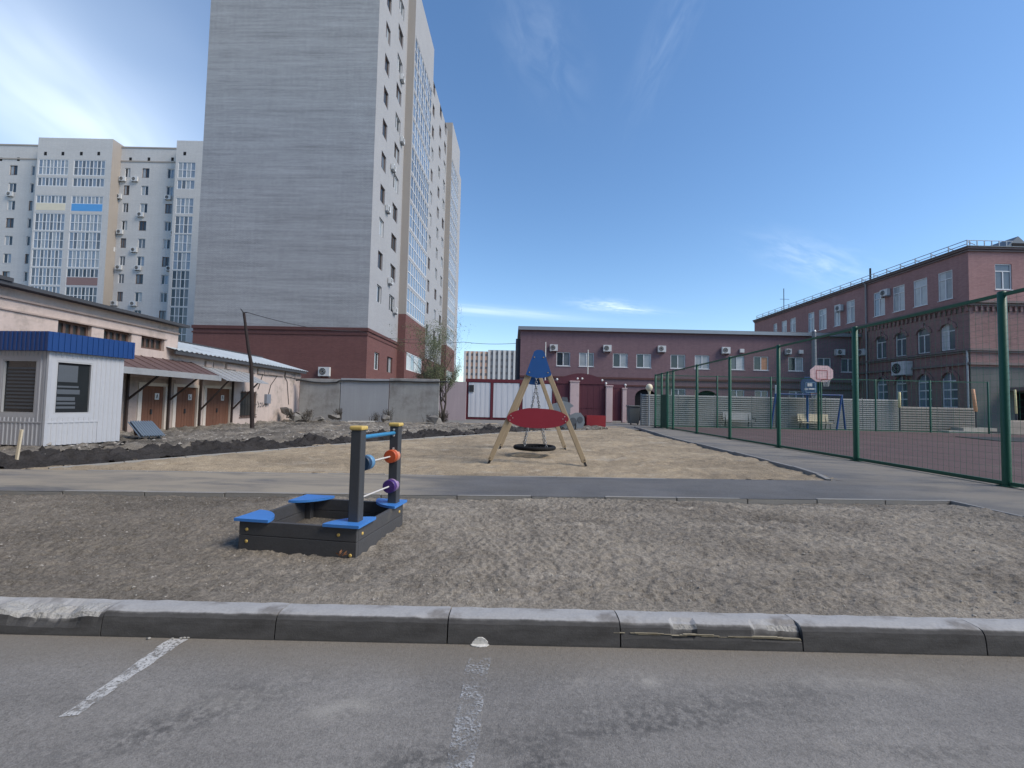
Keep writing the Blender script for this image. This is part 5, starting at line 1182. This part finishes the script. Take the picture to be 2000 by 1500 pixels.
# ---- basketball hoops
def hoop(name, label, u, vb, vt, Y, w, mboard, mline, pole_m, blocks=False):
    c = P(u, (vb+vt)/2, Y); h = (vb-vt)*Y/880; t = thing(name, label, 'basketball hoop', (c.x, Y, 0))
    b = MB(); b.tube([(c.x, Y+.35, 0), (c.x, Y+.35, c.z-h*.2), (c.x, Y+.03, c.z+.05)], .07, 10); b.build('pole', pole_m, t)
    k = h*.27; q = w*.28
    o = [(-w/2, -h/2+k), (-w/2+q, -h/2), (w/2-q, -h/2), (w/2, -h/2+k), (w/2, h/2-k), (w/2-q*.8, h/2), (-w/2+q*.8, h/2), (-w/2, h/2-k)]
    b = MB(); b.prism(o, (c.x, Y, c.z), (1, 0, 0), (0, 0, 1), (0, .04, 0)); bd = b.build('backboard', mboard, t)
    b = MB(); a, zz = w*.24, h*.25
    for p_, q_ in (((-a, -zz*1.3), (a, -zz*1.3)), ((-a, zz*.8), (a, zz*.8)), ((-a, -zz*1.3), (-a, zz*.8)), ((a, -zz*1.3), (a, zz*.8))): b.bar((c.x+p_[0], Y-.004, c.z+p_[1]), (c.x+q_[0], Y-.004, c.z+q_[1]), .055, .01, up=(0, 1, 0))
    b.build('target_square', mline, bd)
    if blocks:
        b = MB(); 
        for dx, dz, ww, hh in ((-.05, .10, .34, .22), (.12, -.18, .5, .10), (-.3, -.2, .2, .12)): b.box(c.x+dx-ww/2, c.x+dx+ww/2, Y-.006, Y+.01, c.z+dz-hh/2, c.z+dz+hh/2)
        b.build('pale_marking', M_ACW, bd)
    rc = Vector((c.x+.0, Y-.42, c.z-h*.38)); b = MB(); b.tube([rc+Vector((.225*math.cos(2*math.pi*j/20), .225*math.sin(2*math.pi*j/20), 0)) for j in range(21)], .014, 6); b.bar(rc+Vector((0, .2, 0)), (rc.x, Y, rc.z), .06, .05); b.build('rim', mat('orange_rim', (.40, .10, .06), .5), t)
    b = MB(); n = 12
    for j in range(n):
        for s in (1, -1):
            a0, a1, a2 = 2*math.pi*j/n, 2*math.pi*(j+s*.5)/n, 2*math.pi*(j+s)/n
            b.tube([rc+Vector((.22*math.cos(a0), .22*math.sin(a0), 0)), rc+Vector((.17*math.cos(a1), .17*math.sin(a1), -.22)), rc+Vector((.13*math.cos(a2), .13*math.sin(a2), -.45))], .008, 4, cap=False)
    b.build('net', mat('white_cord', (.55, .55, .53), .8), t)
hoop('basketball_hoop', 'basketball hoop with pale pink octagonal backboard on a thin green pole', 1605, 746, 714, 29.6, 1.50, mat('pink_backboard', (.68, .47, .46), .55, .06, 2), mat('red_line', (.42, .16, .16), .6), M_GREEN)
hoop('basketball_hoop', 'lower blue backboard partly hidden behind the pink one', 1583, 773, 736, 31.4, 1.35, mat('blue_backboard', (.022, .06, .15), .55, .15, 2), mat('pale_blue_line', (.16, .26, .38), .6), mat('blue_pole', (.03, .10, .30), .5), True)

# ---- blue A-frame swing by the fence
M_BSW = mat('blue_steel', (.016, .055, .20), .5, .1, 3, spec=.4)
t = thing('swing_frame', 'blue steel swing frame standing before the ribbed fence', 'swing', (P(1580, 840, 30.9).x, 30.9, 0))
zt_ = P(1640, 772, 30.9).z
for u0, u1, ut in ((1506, 1524, 1515), (1634, 1651, 1644)):
    a, b_, c = P(u0, 838, 30.7), P(u1, 840, 31.5), P(ut, 772, 31.1)
    for q in (a, b_):
        m = MB(); m.tube([(q.x, q.y, 0), (c.x, 31.1, zt_)], .06, 10); m.build('leg', M_BSW, t)
m = MB(); a, b_ = P(1513, 772, 31.1), P(1646, 772, 31.1); m.tube([(a.x, 31.1, zt_), (b_.x, 31.1, zt_)], .05, 10); m.build('top_beam', M_BSW, t)
# ---- benches
M_BSL = mat('grey_bench_slats', (.36, .36, .35), .8, .15, 3, .1, 20); M_BSLY = mat('sunlit_bench_slats', (.66, .57, .40), .8, .22, 5, .1, 20)  # cream stands in for sunlight falling on the second bench
def bench(name, label, u0, u1, Y, m):
    a, b_ = P(u0, 820, Y).x, P(u1, 820, Y).x; t = thing(name, label, 'bench', ((a+b_)/2, Y, 0))
    k = MB()
    for j in range(4): k.box(a, b_, Y-.42+.11*j, Y-.33+.11*j, .43, .47)
    k.build('seat', m, t); k = MB()
    for j in range(4): k.slab((a, Y+.02+.02*j, .55+.13*j), (b_-a, 0, 0), (0, .03, 0), (0, .02, .115))
    k.build('backrest', m, t)
    for x in (a+.15, b_-.2):
        k = MB(); k.tube([(x, Y-.42, 0), (x, Y-.40, .43), (x, Y+.0, .43), (x, Y+.13, 1.05)], .03, 8); k.tube([(x, Y+.1, 0), (x, Y+.02, .43)], .03, 8); k.build('leg', M_DARK, t)
    k = MB(); k.tube([(a-.05, Y-.42, .43), (a-.05, Y-.42, .66), (a-.05, Y+.02, .66)], .02, 6); k.tube([(b_+.05, Y-.42, .43), (b_+.05, Y-.42, .66), (b_+.05, Y+.02, .66)], .02, 6); k.build('armrest', M_DARK, t)
bench('bench', 'grey park bench before the ribbed fence, nearest the maroon gate', 1413, 1468, 31.6, M_BSL); bench('bench', 'park bench with sunlight painted in cream below the pink backboard', 1559, 1619, 31.7, M_BSLY)
# ---- garden lamps: dark pole with a tubular head, sun glint put into its pale colour
def lamp_post(label, u, v0, v1, vb, Y, m, lean=0, r=.07):
    c = P(u, v1, Y); zt0, zt1 = P(u, v1, Y).z, P(u, v0, Y).z; t = thing('lamp_post', label, 'lamp post', (c.x, Y, 0), 'garden lamps along the fences')
    k = MB(); k.tube([(c.x, Y, -.02), (c.x, Y, zt0)], .05, 8); k.box(c.x-.1, c.x+.1, Y-.1, Y+.1, -.02, .03); k.build('pole', mat('lamp_pole_dark', (.06, .06, .07), .6, .1, 4), t)
    k = MB(); k.tube([(c.x, Y, zt0), (c.x+lean*.0, Y, zt0+.02), (c.x+lean, Y, zt1-.02), (c.x+lean, Y, zt1)], [r*.8, r, r, r*.7], 12); k.build('lamp_head', m, t)
M_LW = mat('white_tube', (.78, .76, .70), .4, .03); M_LY = mat('sunlit_yellow_tube', (.78, .66, .34), .5, .05); M_LO = mat('sunlit_orange_tube', (.78, .40, .22), .5, .05)
for a in (('pale lamp post between the fence posts over the grey bench side', 1359.5, 762, 778, 828, 31.8, M_LY), ('white-headed lamp post just left of the third large green post', 1516, 752, 782, 835, 31.9, M_LW), ('white-headed lamp post behind the pink backboard pole', 1599, 759, 781, 835, 31.95, M_LW),
          ('lamp post with sunlit yellow painted head at the end of the ribbed fence', 1757, 766, 796, 838, 31.9, M_LY, 0, .085), ('leaning lamp post with sunlit orange painted head at the corner of the old brick building', 1906, 760, 804, 832, 31.5, M_LO, -.18, .10), ('thin pale lamp post at the far right before the porch', 1985, 761, 808, 830, 31, M_LY, -.05, .06)): lamp_post(*a)
c = P(1268, 757, 32.0); t = thing('garden_lamp', 'grey garden lamp with a round cream globe at the start of the ribbed fence', 'lamp post', (c.x, 32, 0))
k = MB(); k.tube([(c.x, 32, -.02), (c.x, 32, c.z-.2)], .05, 8); k.build('pole', M_STEEL, t); k = MB(); k.ball((c.x, 32, c.z), .25, 12, sq=(1, 1, 1.1)); k.tube([(c.x, 32, c.z-.5), (c.x, 32, c.z-.2)], [.06, .12], 10); k.build('globe', mat('cream_globe', (.74, .66, .48), .4, .05), t)
# ---- tall grey pole rising behind the court
c = P(1591, 800, 33.6); t = thing('tall_pole', 'tall light grey steel pole rising past the roof of the long red building', 'pole', (c.x, 33.6, 0))
k = MB(); zt_ = P(1592, 648, 33.6).z; k.tube([(c.x, 33.6, 0), (c.x+.0, 33.6, zt_*.55), (c.x, 33.6, zt_)], [.20, .18, .14], 12); k.build('shaft', mat('pole_grey', (.20, .21, .225), .5, .06, 1, metal=.2), t); k = MB(); k.tube([(c.x, 33.6, zt_), (c.x, 33.6, zt_+.12)], [.17, .12], 12); k.build('cap', M_STEEL, t)
for u, vt, vb, lab in ((1064.5, 668, 745, 'thin pale pole behind the blue top shield of the swing'), (1148, 683, 730, 'thin pale pole over the arched maroon gate')):
    p, q = P(u, vb, 38.5), P(u, vt, 38.5); k = MB(); k.tube([(p.x, 38.5, 0), (p.x, 38.5, q.z)], [.06, .035], 8); tag(k.build('flag_pole', M_LW, loc=(p.x, 38.5, 0)), lab, 'pole')

# ---- grey play animal, red box, bin
M_GPL = mat('grey_play_panel', (.21, .24, .27), .6, .12, 2, .06, 20); M_GPD = mat('dark_play_panel', (.10, .115, .135), .6, .12, 2)
Y = 23.6
t = thing('play_animal', 'grey panel play animal with rounded head and wheel shapes behind the right swing legs', 'play equipment', (P(1112, 838, Y).x, Y, 0))
def panel_px(name, pts, Y, th, m):
    k = MB(); q = [P(u, v, Y) for u, v in pts]; k.prism([(p.x, p.z) for p in q], (0, Y, 0), (1, 0, 0), (0, 0, 1), (0, th, 0)); return k.build(name, m, t, bevel=.01)
panel_px('head', [(1072, 798), (1078, 789), (1090, 786), (1100, 783), (1112, 786), (1121, 793), (1114, 797), (1114, 806), (1108, 815), (1096, 822), (1080, 822), (1072, 810)], Y, .05, M_GPL)
body = panel_px('body', [(1076, 812), (1096, 806), (1112, 811), (1124, 806), (1134, 806), (1141, 815), (1142, 826), (1138, 836), (1118, 838), (1098, 838), (1080, 836)], Y+.35, .05, M_GPL)
for u, v, r in ((1119, 824, .20), (1133, 820, .15)):
    c = P(u, v, Y+.34); k = MB(); k.prism([(r*math.cos(2*math.pi*j/16), r*1.15*math.sin(2*math.pi*j/16)) for j in range(16)], (c.x, Y+.335, c.z), (1, 0, 0), (0, 0, 1), (0, .02, 0)); k.build('cutout', M_GPD, body)
panel_px('seat', [(1088, 818), (1112, 818), (1112, 822), (1088, 822)], Y+.04, .32, M_GPD)
panel_px('handle', [(1098, 775), (1108, 776), (1110, 785), (1096, 785)], Y+.01, .04, M_GPD)
for u in (1086, 1124):
    c = P(u, 838, Y+.2); k = MB(); k.tube([(c.x, Y+.2, -.03), (c.x, Y+.2, .35)], .04, 8); k.build('spring_post', M_DARK, t)
Y = 26.3; a, b_ = P(1146, 830, Y), P(1183, 830, Y)
t = thing('red_box', 'low bright red wooden box in front of the maroon gate', 'box', ((a.x+b_.x)/2, Y, 0)); k = MB()
for j in range(4): k.box(a.x, b_.x, Y, Y+.04, -.02+.19*j, .165+.19*j)
k.box(a.x, a.x+.04, Y+.042, Y+.8, 0, .73); k.box(b_.x-.04, b_.x, Y+.042, Y+.8, 0, .73); k.box(a.x, b_.x, Y+.8, Y+.84, 0, .73); M_RBX = mat('bright_red_paint', (.30, .028, .036), .55, .12, 2); k.build('side', M_RBX, t)
k = MB(); k.box(a.x+.05, b_.x-.05, Y+.05, Y+.79, .60, .63); k.build('filling', M_DARK, t)
a0 = P(1127, 830, Y+.6); k = MB(); k.box(a0.x, a.x-.02, Y+.5, Y+1.1, 0, .62); k.box(a0.x-.02, a.x-.0, Y+.48, Y+1.12, .62, .66); tag(k.build('dark_red_chest', mat('dark_red_box', (.11, .02, .03), .6, .1), loc=(a0.x, Y+.8, 0)), 'dark red chest beside the bright red box', 'box')
Y = 33.0; a, b_ = P(1229, 830, Y), P(1250, 830, Y); zt_ = P(1240, 792, Y).z
t = thing('waste_bin', 'grey wheeled waste container between the maroon gate and the ribbed fence', 'waste container', ((a.x+b_.x)/2, Y, 0)); k = MB()
k.hexa([(a.x+.06, Y+.05, .08), (b_.x-.06, Y+.05, .08), (b_.x-.06, Y+.75, .08), (a.x+.06, Y+.75, .08), (a.x, Y, zt_-.1), (b_.x, Y, zt_-.1), (b_.x, Y+.85, zt_-.1), (a.x, Y+.85, zt_-.1)]); k.build('body', mat('bin_grey', (.13, .145, .15), .6, .12, 2), t, bevel=.02)
k = MB(); k.box(a.x-.04, b_.x+.04, Y-.05, Y+.9, zt_-.098, zt_); k.build('lid', mat('bin_lid', (.16, .175, .18), .55, .1, 2), t, bevel=.03)
for x in (a.x+.14, b_.x-.14): k = MB(); k.tube([(x-.03, Y+.1, .06), (x+.03, Y+.1, .06)], .08, 10); k.build('wheel', M_DARK, t)
# ---- steps, stone blocks and dark mat at the right
k = MB(); a, b_ = P(1845, 840, 31), P(1925, 842, 31); k.box(a.x, b_.x, 30.7, 31.5, 0, .14); k.box(a.x+1.4, b_.x+.9, 31.1, 32.0, .142, .36); tag(k.build('stone_steps', mat('pale_step_stone', (.42, .40, .36), .9, .15, 2), loc=(a.x, 31, 0)), 'pale stone slabs stepping up below the orange-headed lamp', 'steps')
k = MB(); a = P(1972, 830, 29.5); k.box(a.x, a.x+1.5, 29.5, 30.0, 0, .95); tag(k.build('stone_block', mat('beige_block', (.36, .31, .26), .95, .3, 3, .2, 20, .4, 20), loc=(a.x, 29.5, 0), bevel=.06), 'rough beige stone block behind the nearest green post', 'stone block')
k = MB(); a = P(1915, 852, 22.5); k.mesh([(a.x, 21.6, .04), (a.x+7, 21.0, .04), (a.x+7, 25.5, .05), (a.x+1.2, 25, .05), (a.x, 21.6, .018), (a.x+7, 21.0, .018), (a.x+7, 25.5, .018), (a.x+1.2, 25, .018)], [(0, 1, 2, 3), (0, 4, 5, 1), (1, 5, 6, 2), (2, 6, 7, 3), (3, 7, 4, 0)]); tag(k.build('rubber_mat', mat('dark_rubber_mat', (.035, .038, .042), .8, .15, 2), loc=(a.x, 22, 0)), 'dark mat lying on the court by the nearest green post', 'mat')
t = thing('parked_car', 'dark car standing behind the slatted wall, only its roof and pale window line showing', 'car', (P(1768, 785, 35).x, 36, 0))
x0 = P(1764, 790, 35).x; k = MB(); prof = [(0, .45), (.1, .85), (.9, .95), (1.5, 1.42), (2.9, 1.45), (3.7, 1.0), (4.2, .9), (4.3, .45)]
k.prism([(x, z+.35) for x, z in prof], (x0-2.4, 35.2, 0), (1, 0, 0), (0, 0, 1), (0, 1.7, 0)); k.build('body', mat('dark_car_paint', (.03, .03, .035), .35, .05, 1, spec=.6), t, bevel=.08)
k = MB(); k.prism([(1.0, 1.32), (1.55, 1.72), (2.85, 1.74), (3.5, 1.34)], (x0-2.4, 35.19, 0), (1, 0, 0), (0, 0, 1), (0, .02, 0)); k.build('side_window', GLB, t)
for x in (.85, 3.4): k = MB(); k.tube([(x0-2.4+x, 35.18, .32), (x0-2.4+x, 35.4, .32)], .32, 16); k.build('wheel', M_DARK, t)

# ---- tree beside the wall
def tree(loc, h, label):
    rnd = random.Random(21); t = thing('budding_tree', label, 'tree', loc); L = Vector(loc); W = MB(); LF = MB(); tips = []
    def grow(p, d, ln, r, lv):
        pts = [p]; q = p.copy(); dd = d.copy(); n = 5
        for k in range(n):
            dd = (dd+Vector((rnd.gauss(0, .13), rnd.gauss(0, .13), rnd.gauss(.06, .08)))).normalized(); q = q+dd*(ln/n); pts.append(q.copy())
        W.tube(pts, [r*(1-.75*k/n) for k in range(n+1)], 6 if lv < 2 else 4)
        if lv >= 2: tips.extend((p_, lv) for p_ in pts[2:])
        if lv < 4:
            for k in range(rnd.randint(3, 5) if lv else 7):
                i = rnd.randint(1 if lv else 2, n); a = rnd.uniform(0, 6.28); s = rnd.uniform(.5, .95)
                nd_ = (dd+Vector((math.cos(a)*s, math.sin(a)*s, rnd.uniform(.0, .5)))).normalized(); grow(pts[i], nd_, ln*rnd.uniform(.45, .68), r*(1-.7*i/n)*.62, lv+1)
    for a in range(4): grow(L+Vector((rnd.gauss(0, .12), rnd.gauss(0, .1), -.1)), Vector((rnd.gauss(0, .20), rnd.gauss(0, .12), 1)).normalized(), h*.62, .085, 0)
    for p, lv in tips:
        dens = 4 if fbm(np.array([p.x]), np.array([p.z]), .7, 8, 2)[0] > -.02 else 1
        for k in range(dens):
            c = p+Vector((rnd.gauss(0, .10), rnd.gauss(0, .10), rnd.gauss(0, .10))); s = rnd.uniform(.018, .042)
            a = Vector((rnd.gauss(0, 1), rnd.gauss(0, 1), rnd.gauss(0, 1))).normalized(); b_ = a.cross(Vector((rnd.gauss(0, 1), rnd.gauss(0, 1), .3))).normalized()
            LF.poly([c-a*s, c+b_*s*.5, c+a*s, c-b_*s*.5], rnd.randint(0, 1))
    W.build('trunk', mat('grey_bark', (.10, .085, .075), .95, .2, 3, .2, 20), t)
    LF.build('crown', [mat('spring_leaf', (.165, .19, .095), .7, .3, 1.5, .2, 8), mat('spring_leaf_dark', (.10, .125, .065), .7, .3, 1.5, .2, 8)], t)
p = P(863, 815, 29.2); tree((p.x, 29.2, 0), 5.6, 'thin budding tree with sparse light green leaves at the end of the concrete wall')

# ---- leaning dark pole with its wires
t = thing('utility_pole', 'crooked dark pole leaning beside the pink outbuilding with a wire tied on top', 'pole', G(493, 837, .05))
Yp = 18.3; q = [P(493, 838, Yp), P(492, 775, Yp), P(491, 712, Yp), P(485, 680, Yp), P(476.5, 612, Yp)]
q[0].z -= .2
k = MB(); k.tube(q, [.085, .078, .07, .062, .05], 8); k.build('shaft', mat('dark_pole_wood', (.030, .022, .022), .85, .2, 3, .15, 20), t)
k = MB(); e = q[-1]; k.tube([e, P(470, 603, Yp)], [.03, .015], 6); k.tube([P(474, 611, Yp), P(483, 610, Yp)], .02, 6); k.build('bracket', M_DARK, t)
def wire(label, pts, sag, r=.012, n=24):
    k = MB(); P0 = [Vector(p) for p in pts]; out = []
    for a, b_ in zip(P0[:-1], P0[1:]):
        for j in range(n+1): s = j/n; c = a.lerp(b_, s); c.z -= sag*4*s*(1-s); out.append(c)
    k.tube(out, r, 5); tag(k.build('wire', M_DARK, loc=tuple(P0[0])), label, 'cable', 'overhead wires')
wire('overhead wire from the crooked pole towards the tree', [P(483, 610, Yp), P(700, 646, 30), P(822, 662, 38)], .25, .014)
wire('thin wire crossing from the near tower to the long red building', [P(775, 668, 49), P(905, 668, 47), P(1014, 670, 44)], .15, .022)

# ---- leaning metal sheets, stake, rubble, weeds, plank, dry leaf
t = thing('metal_sheets', 'blue-grey corrugated metal sheets leaning beside the kiosk', 'metal sheets', (-11.3, 13.2, .1))
M_LSH = mat('blue_grey_sheet', (.16, .21, .27), .5, .1, 2, .05, 12, spec=.45)
for k_, (du, dv) in enumerate(((0, 0), (5, -2))):
    A, B_, C_ = P(272+du, 853+dv, 12.3), P(318+du, 852+dv, 12.9), P(249+du, 824+dv, 13.3); k = MB(); corrugated(k, A, B_, C_, 9, .018); k.build('sheet', M_LSH, t)
k = MB(); k.bar(P(268, 850, 13.5), P(262, 824, 13.7), .12, .03); k.build('board', M_DOOR, t)
b0, b1 = G(30, 909), P(42.5, 839, 8.05); k = MB(); k.bar((b0.x, b0.y, -.05), b1, .045, .03, up=(0, 1, 0)); tag(k.build('stake', mat('pale_wood_stake', (.62, .54, .40), .75, .1, 3, .06, 30, streak=.1), loc=tuple(b0), bevel=.004), 'pale wooden stake stuck upright in the dirt at the left', 'stake')
k = MB(); p = G(28, 912); 
for j in range(9): k.ball((p.x+random.gauss(0, .10), p.y+random.gauss(0, .07), .0), random.uniform(.03, .07), 7, sq=(1.3, 1, .5))
tag(k.build('clod_heap', M_DIRT, loc=(p.x, p.y, 0)), 'small heap of clods around the foot of the pale stake', 'clods')
def chunk(u, v, Y, r, label, m):
    k = MB(); p = P(u, v, Y); rnd = random.Random(int(u)); k.ball((p.x, Y, p.z+r*.15), r, 6, sq=(1.15, .8, .72)); k.v = [(x+rnd.gauss(0, r*.2), y+rnd.gauss(0, r*.2), z+rnd.gauss(0, r*.2)) for x, y, z in k.v]; k.s = [False]*len(k.s)
    tag(k.build('rubble_chunk', m, loc=(p.x, Y, p.z)), label, 'rubble', 'rubble at the foot of the wall')
M_RUB = mat('rubble_grey', (.22, .21, .195), .95, .3, 2, .2, 14, .4, 30, .1)
for a in ((562, 806, 25.6, .34, 'pale concrete chunk against the corner of the pink outbuilding', M_RUB), (574, 817, 25.2, .34, 'grey chunk beside the outbuilding corner, lower one', M_RUB), (595, 814, 26.2, .42, 'broad grey chunk under the first concrete panel', M_RUB), (626, 819, 26, .22, 'small grey chunk in the middle of the first concrete panel', M_RUB), (652, 815, 26.4, .36, 'rounded pale chunk at the first joint of the concrete wall', M_RUB), (752, 819, 26.3, .28, 'pale square chunk at the second joint of the concrete wall', M_RUB), (848, 822, 26.2, .35, 'grey chunk under the budding tree', M_RUB)): chunk(*a)
def weed(u, v, Y, h, label, n=26):
    rnd = random.Random(int(u)+3); p = P(u, v, Y); k = MB()
    for j in range(n):
        a = rnd.uniform(0, 6.28); s = rnd.uniform(.05, .5); b = p+Vector((rnd.gauss(0, .12), rnd.gauss(0, .06), -.05)); L = h*rnd.uniform(.5, 1); d = Vector((math.cos(a)*s, math.sin(a)*s, 1)).normalized()
        m_ = b+d*L*.6; k.tube([b, m_, m_+(d+Vector((rnd.gauss(0, .3), rnd.gauss(0, .3), 0))).normalized()*L*.4], [.012, .009, .004], 4)
        for q in range(2): c = b+d*L*rnd.uniform(.5, 1); k.tube([c, c+Vector((rnd.gauss(0, .1), rnd.gauss(0, .1), .10))], [.006, .003], 3)
    tag(k.build('dry_weed', mat('dry_stem', (.075, .065, .055), .95, .3, 3), loc=tuple(p)), label, 'weed', 'dry weeds along the wall')
for a in ((569, 815, 25, .55, 'dry weed tuft at the corner of the pink outbuilding'), (601, 812, 26, .5, 'dark dry weed beside the broad grey chunk'), (662, 818, 26.5, .75, 'tall dry weeds at the first joint of the concrete wall', 40), (733, 820, 26.5, .5, 'dry weed left of the pale square chunk'), (757, 819, 26.8, .75, 'dry weeds at the second joint of the concrete wall', 36), (836, 822, 26.6, .5, 'small dry weed on the third concrete panel'), (866, 822, 26.8, .75, 'dry bush at the foot of the budding tree', 50), (598, 822, 22.5, .5, 'arching dry stems in front of the rubble')): weed(*a)
a, b_ = P(680, 823, 25), P(731, 823, 25.2); k = MB(); k.bar(a, b_, .16, .05); tag(k.build('plank', mat('pale_plank', (.62, .60, .55), .8, .1, 2), loc=tuple(a)), 'pale plank lying on the rubble before the concrete wall', 'plank')
rnd = random.Random(3); c = S(SW-.09, -.07, .02); k = MB()
for j in range(9):
    a = rnd.uniform(0, 6.28); L = rnd.uniform(.03, .055); b = c+Vector((rnd.gauss(0, .02), rnd.gauss(0, .015), 0)); tip = b+Vector((math.cos(a)*L, math.sin(a)*L*.6, rnd.uniform(.01, .05))); w = Vector((-math.sin(a), math.cos(a), .3))*.010
    k.poly([b, b.lerp(tip, .5)+w, tip, b.lerp(tip, .5)-w])
tag(k.build('dry_leaf', mat('dry_orange_leaf', (.28, .13, .06), .8, .2, 20), loc=tuple(c)), 'curled orange-brown dry leaf at the front corner of the sandbox', 'leaf')
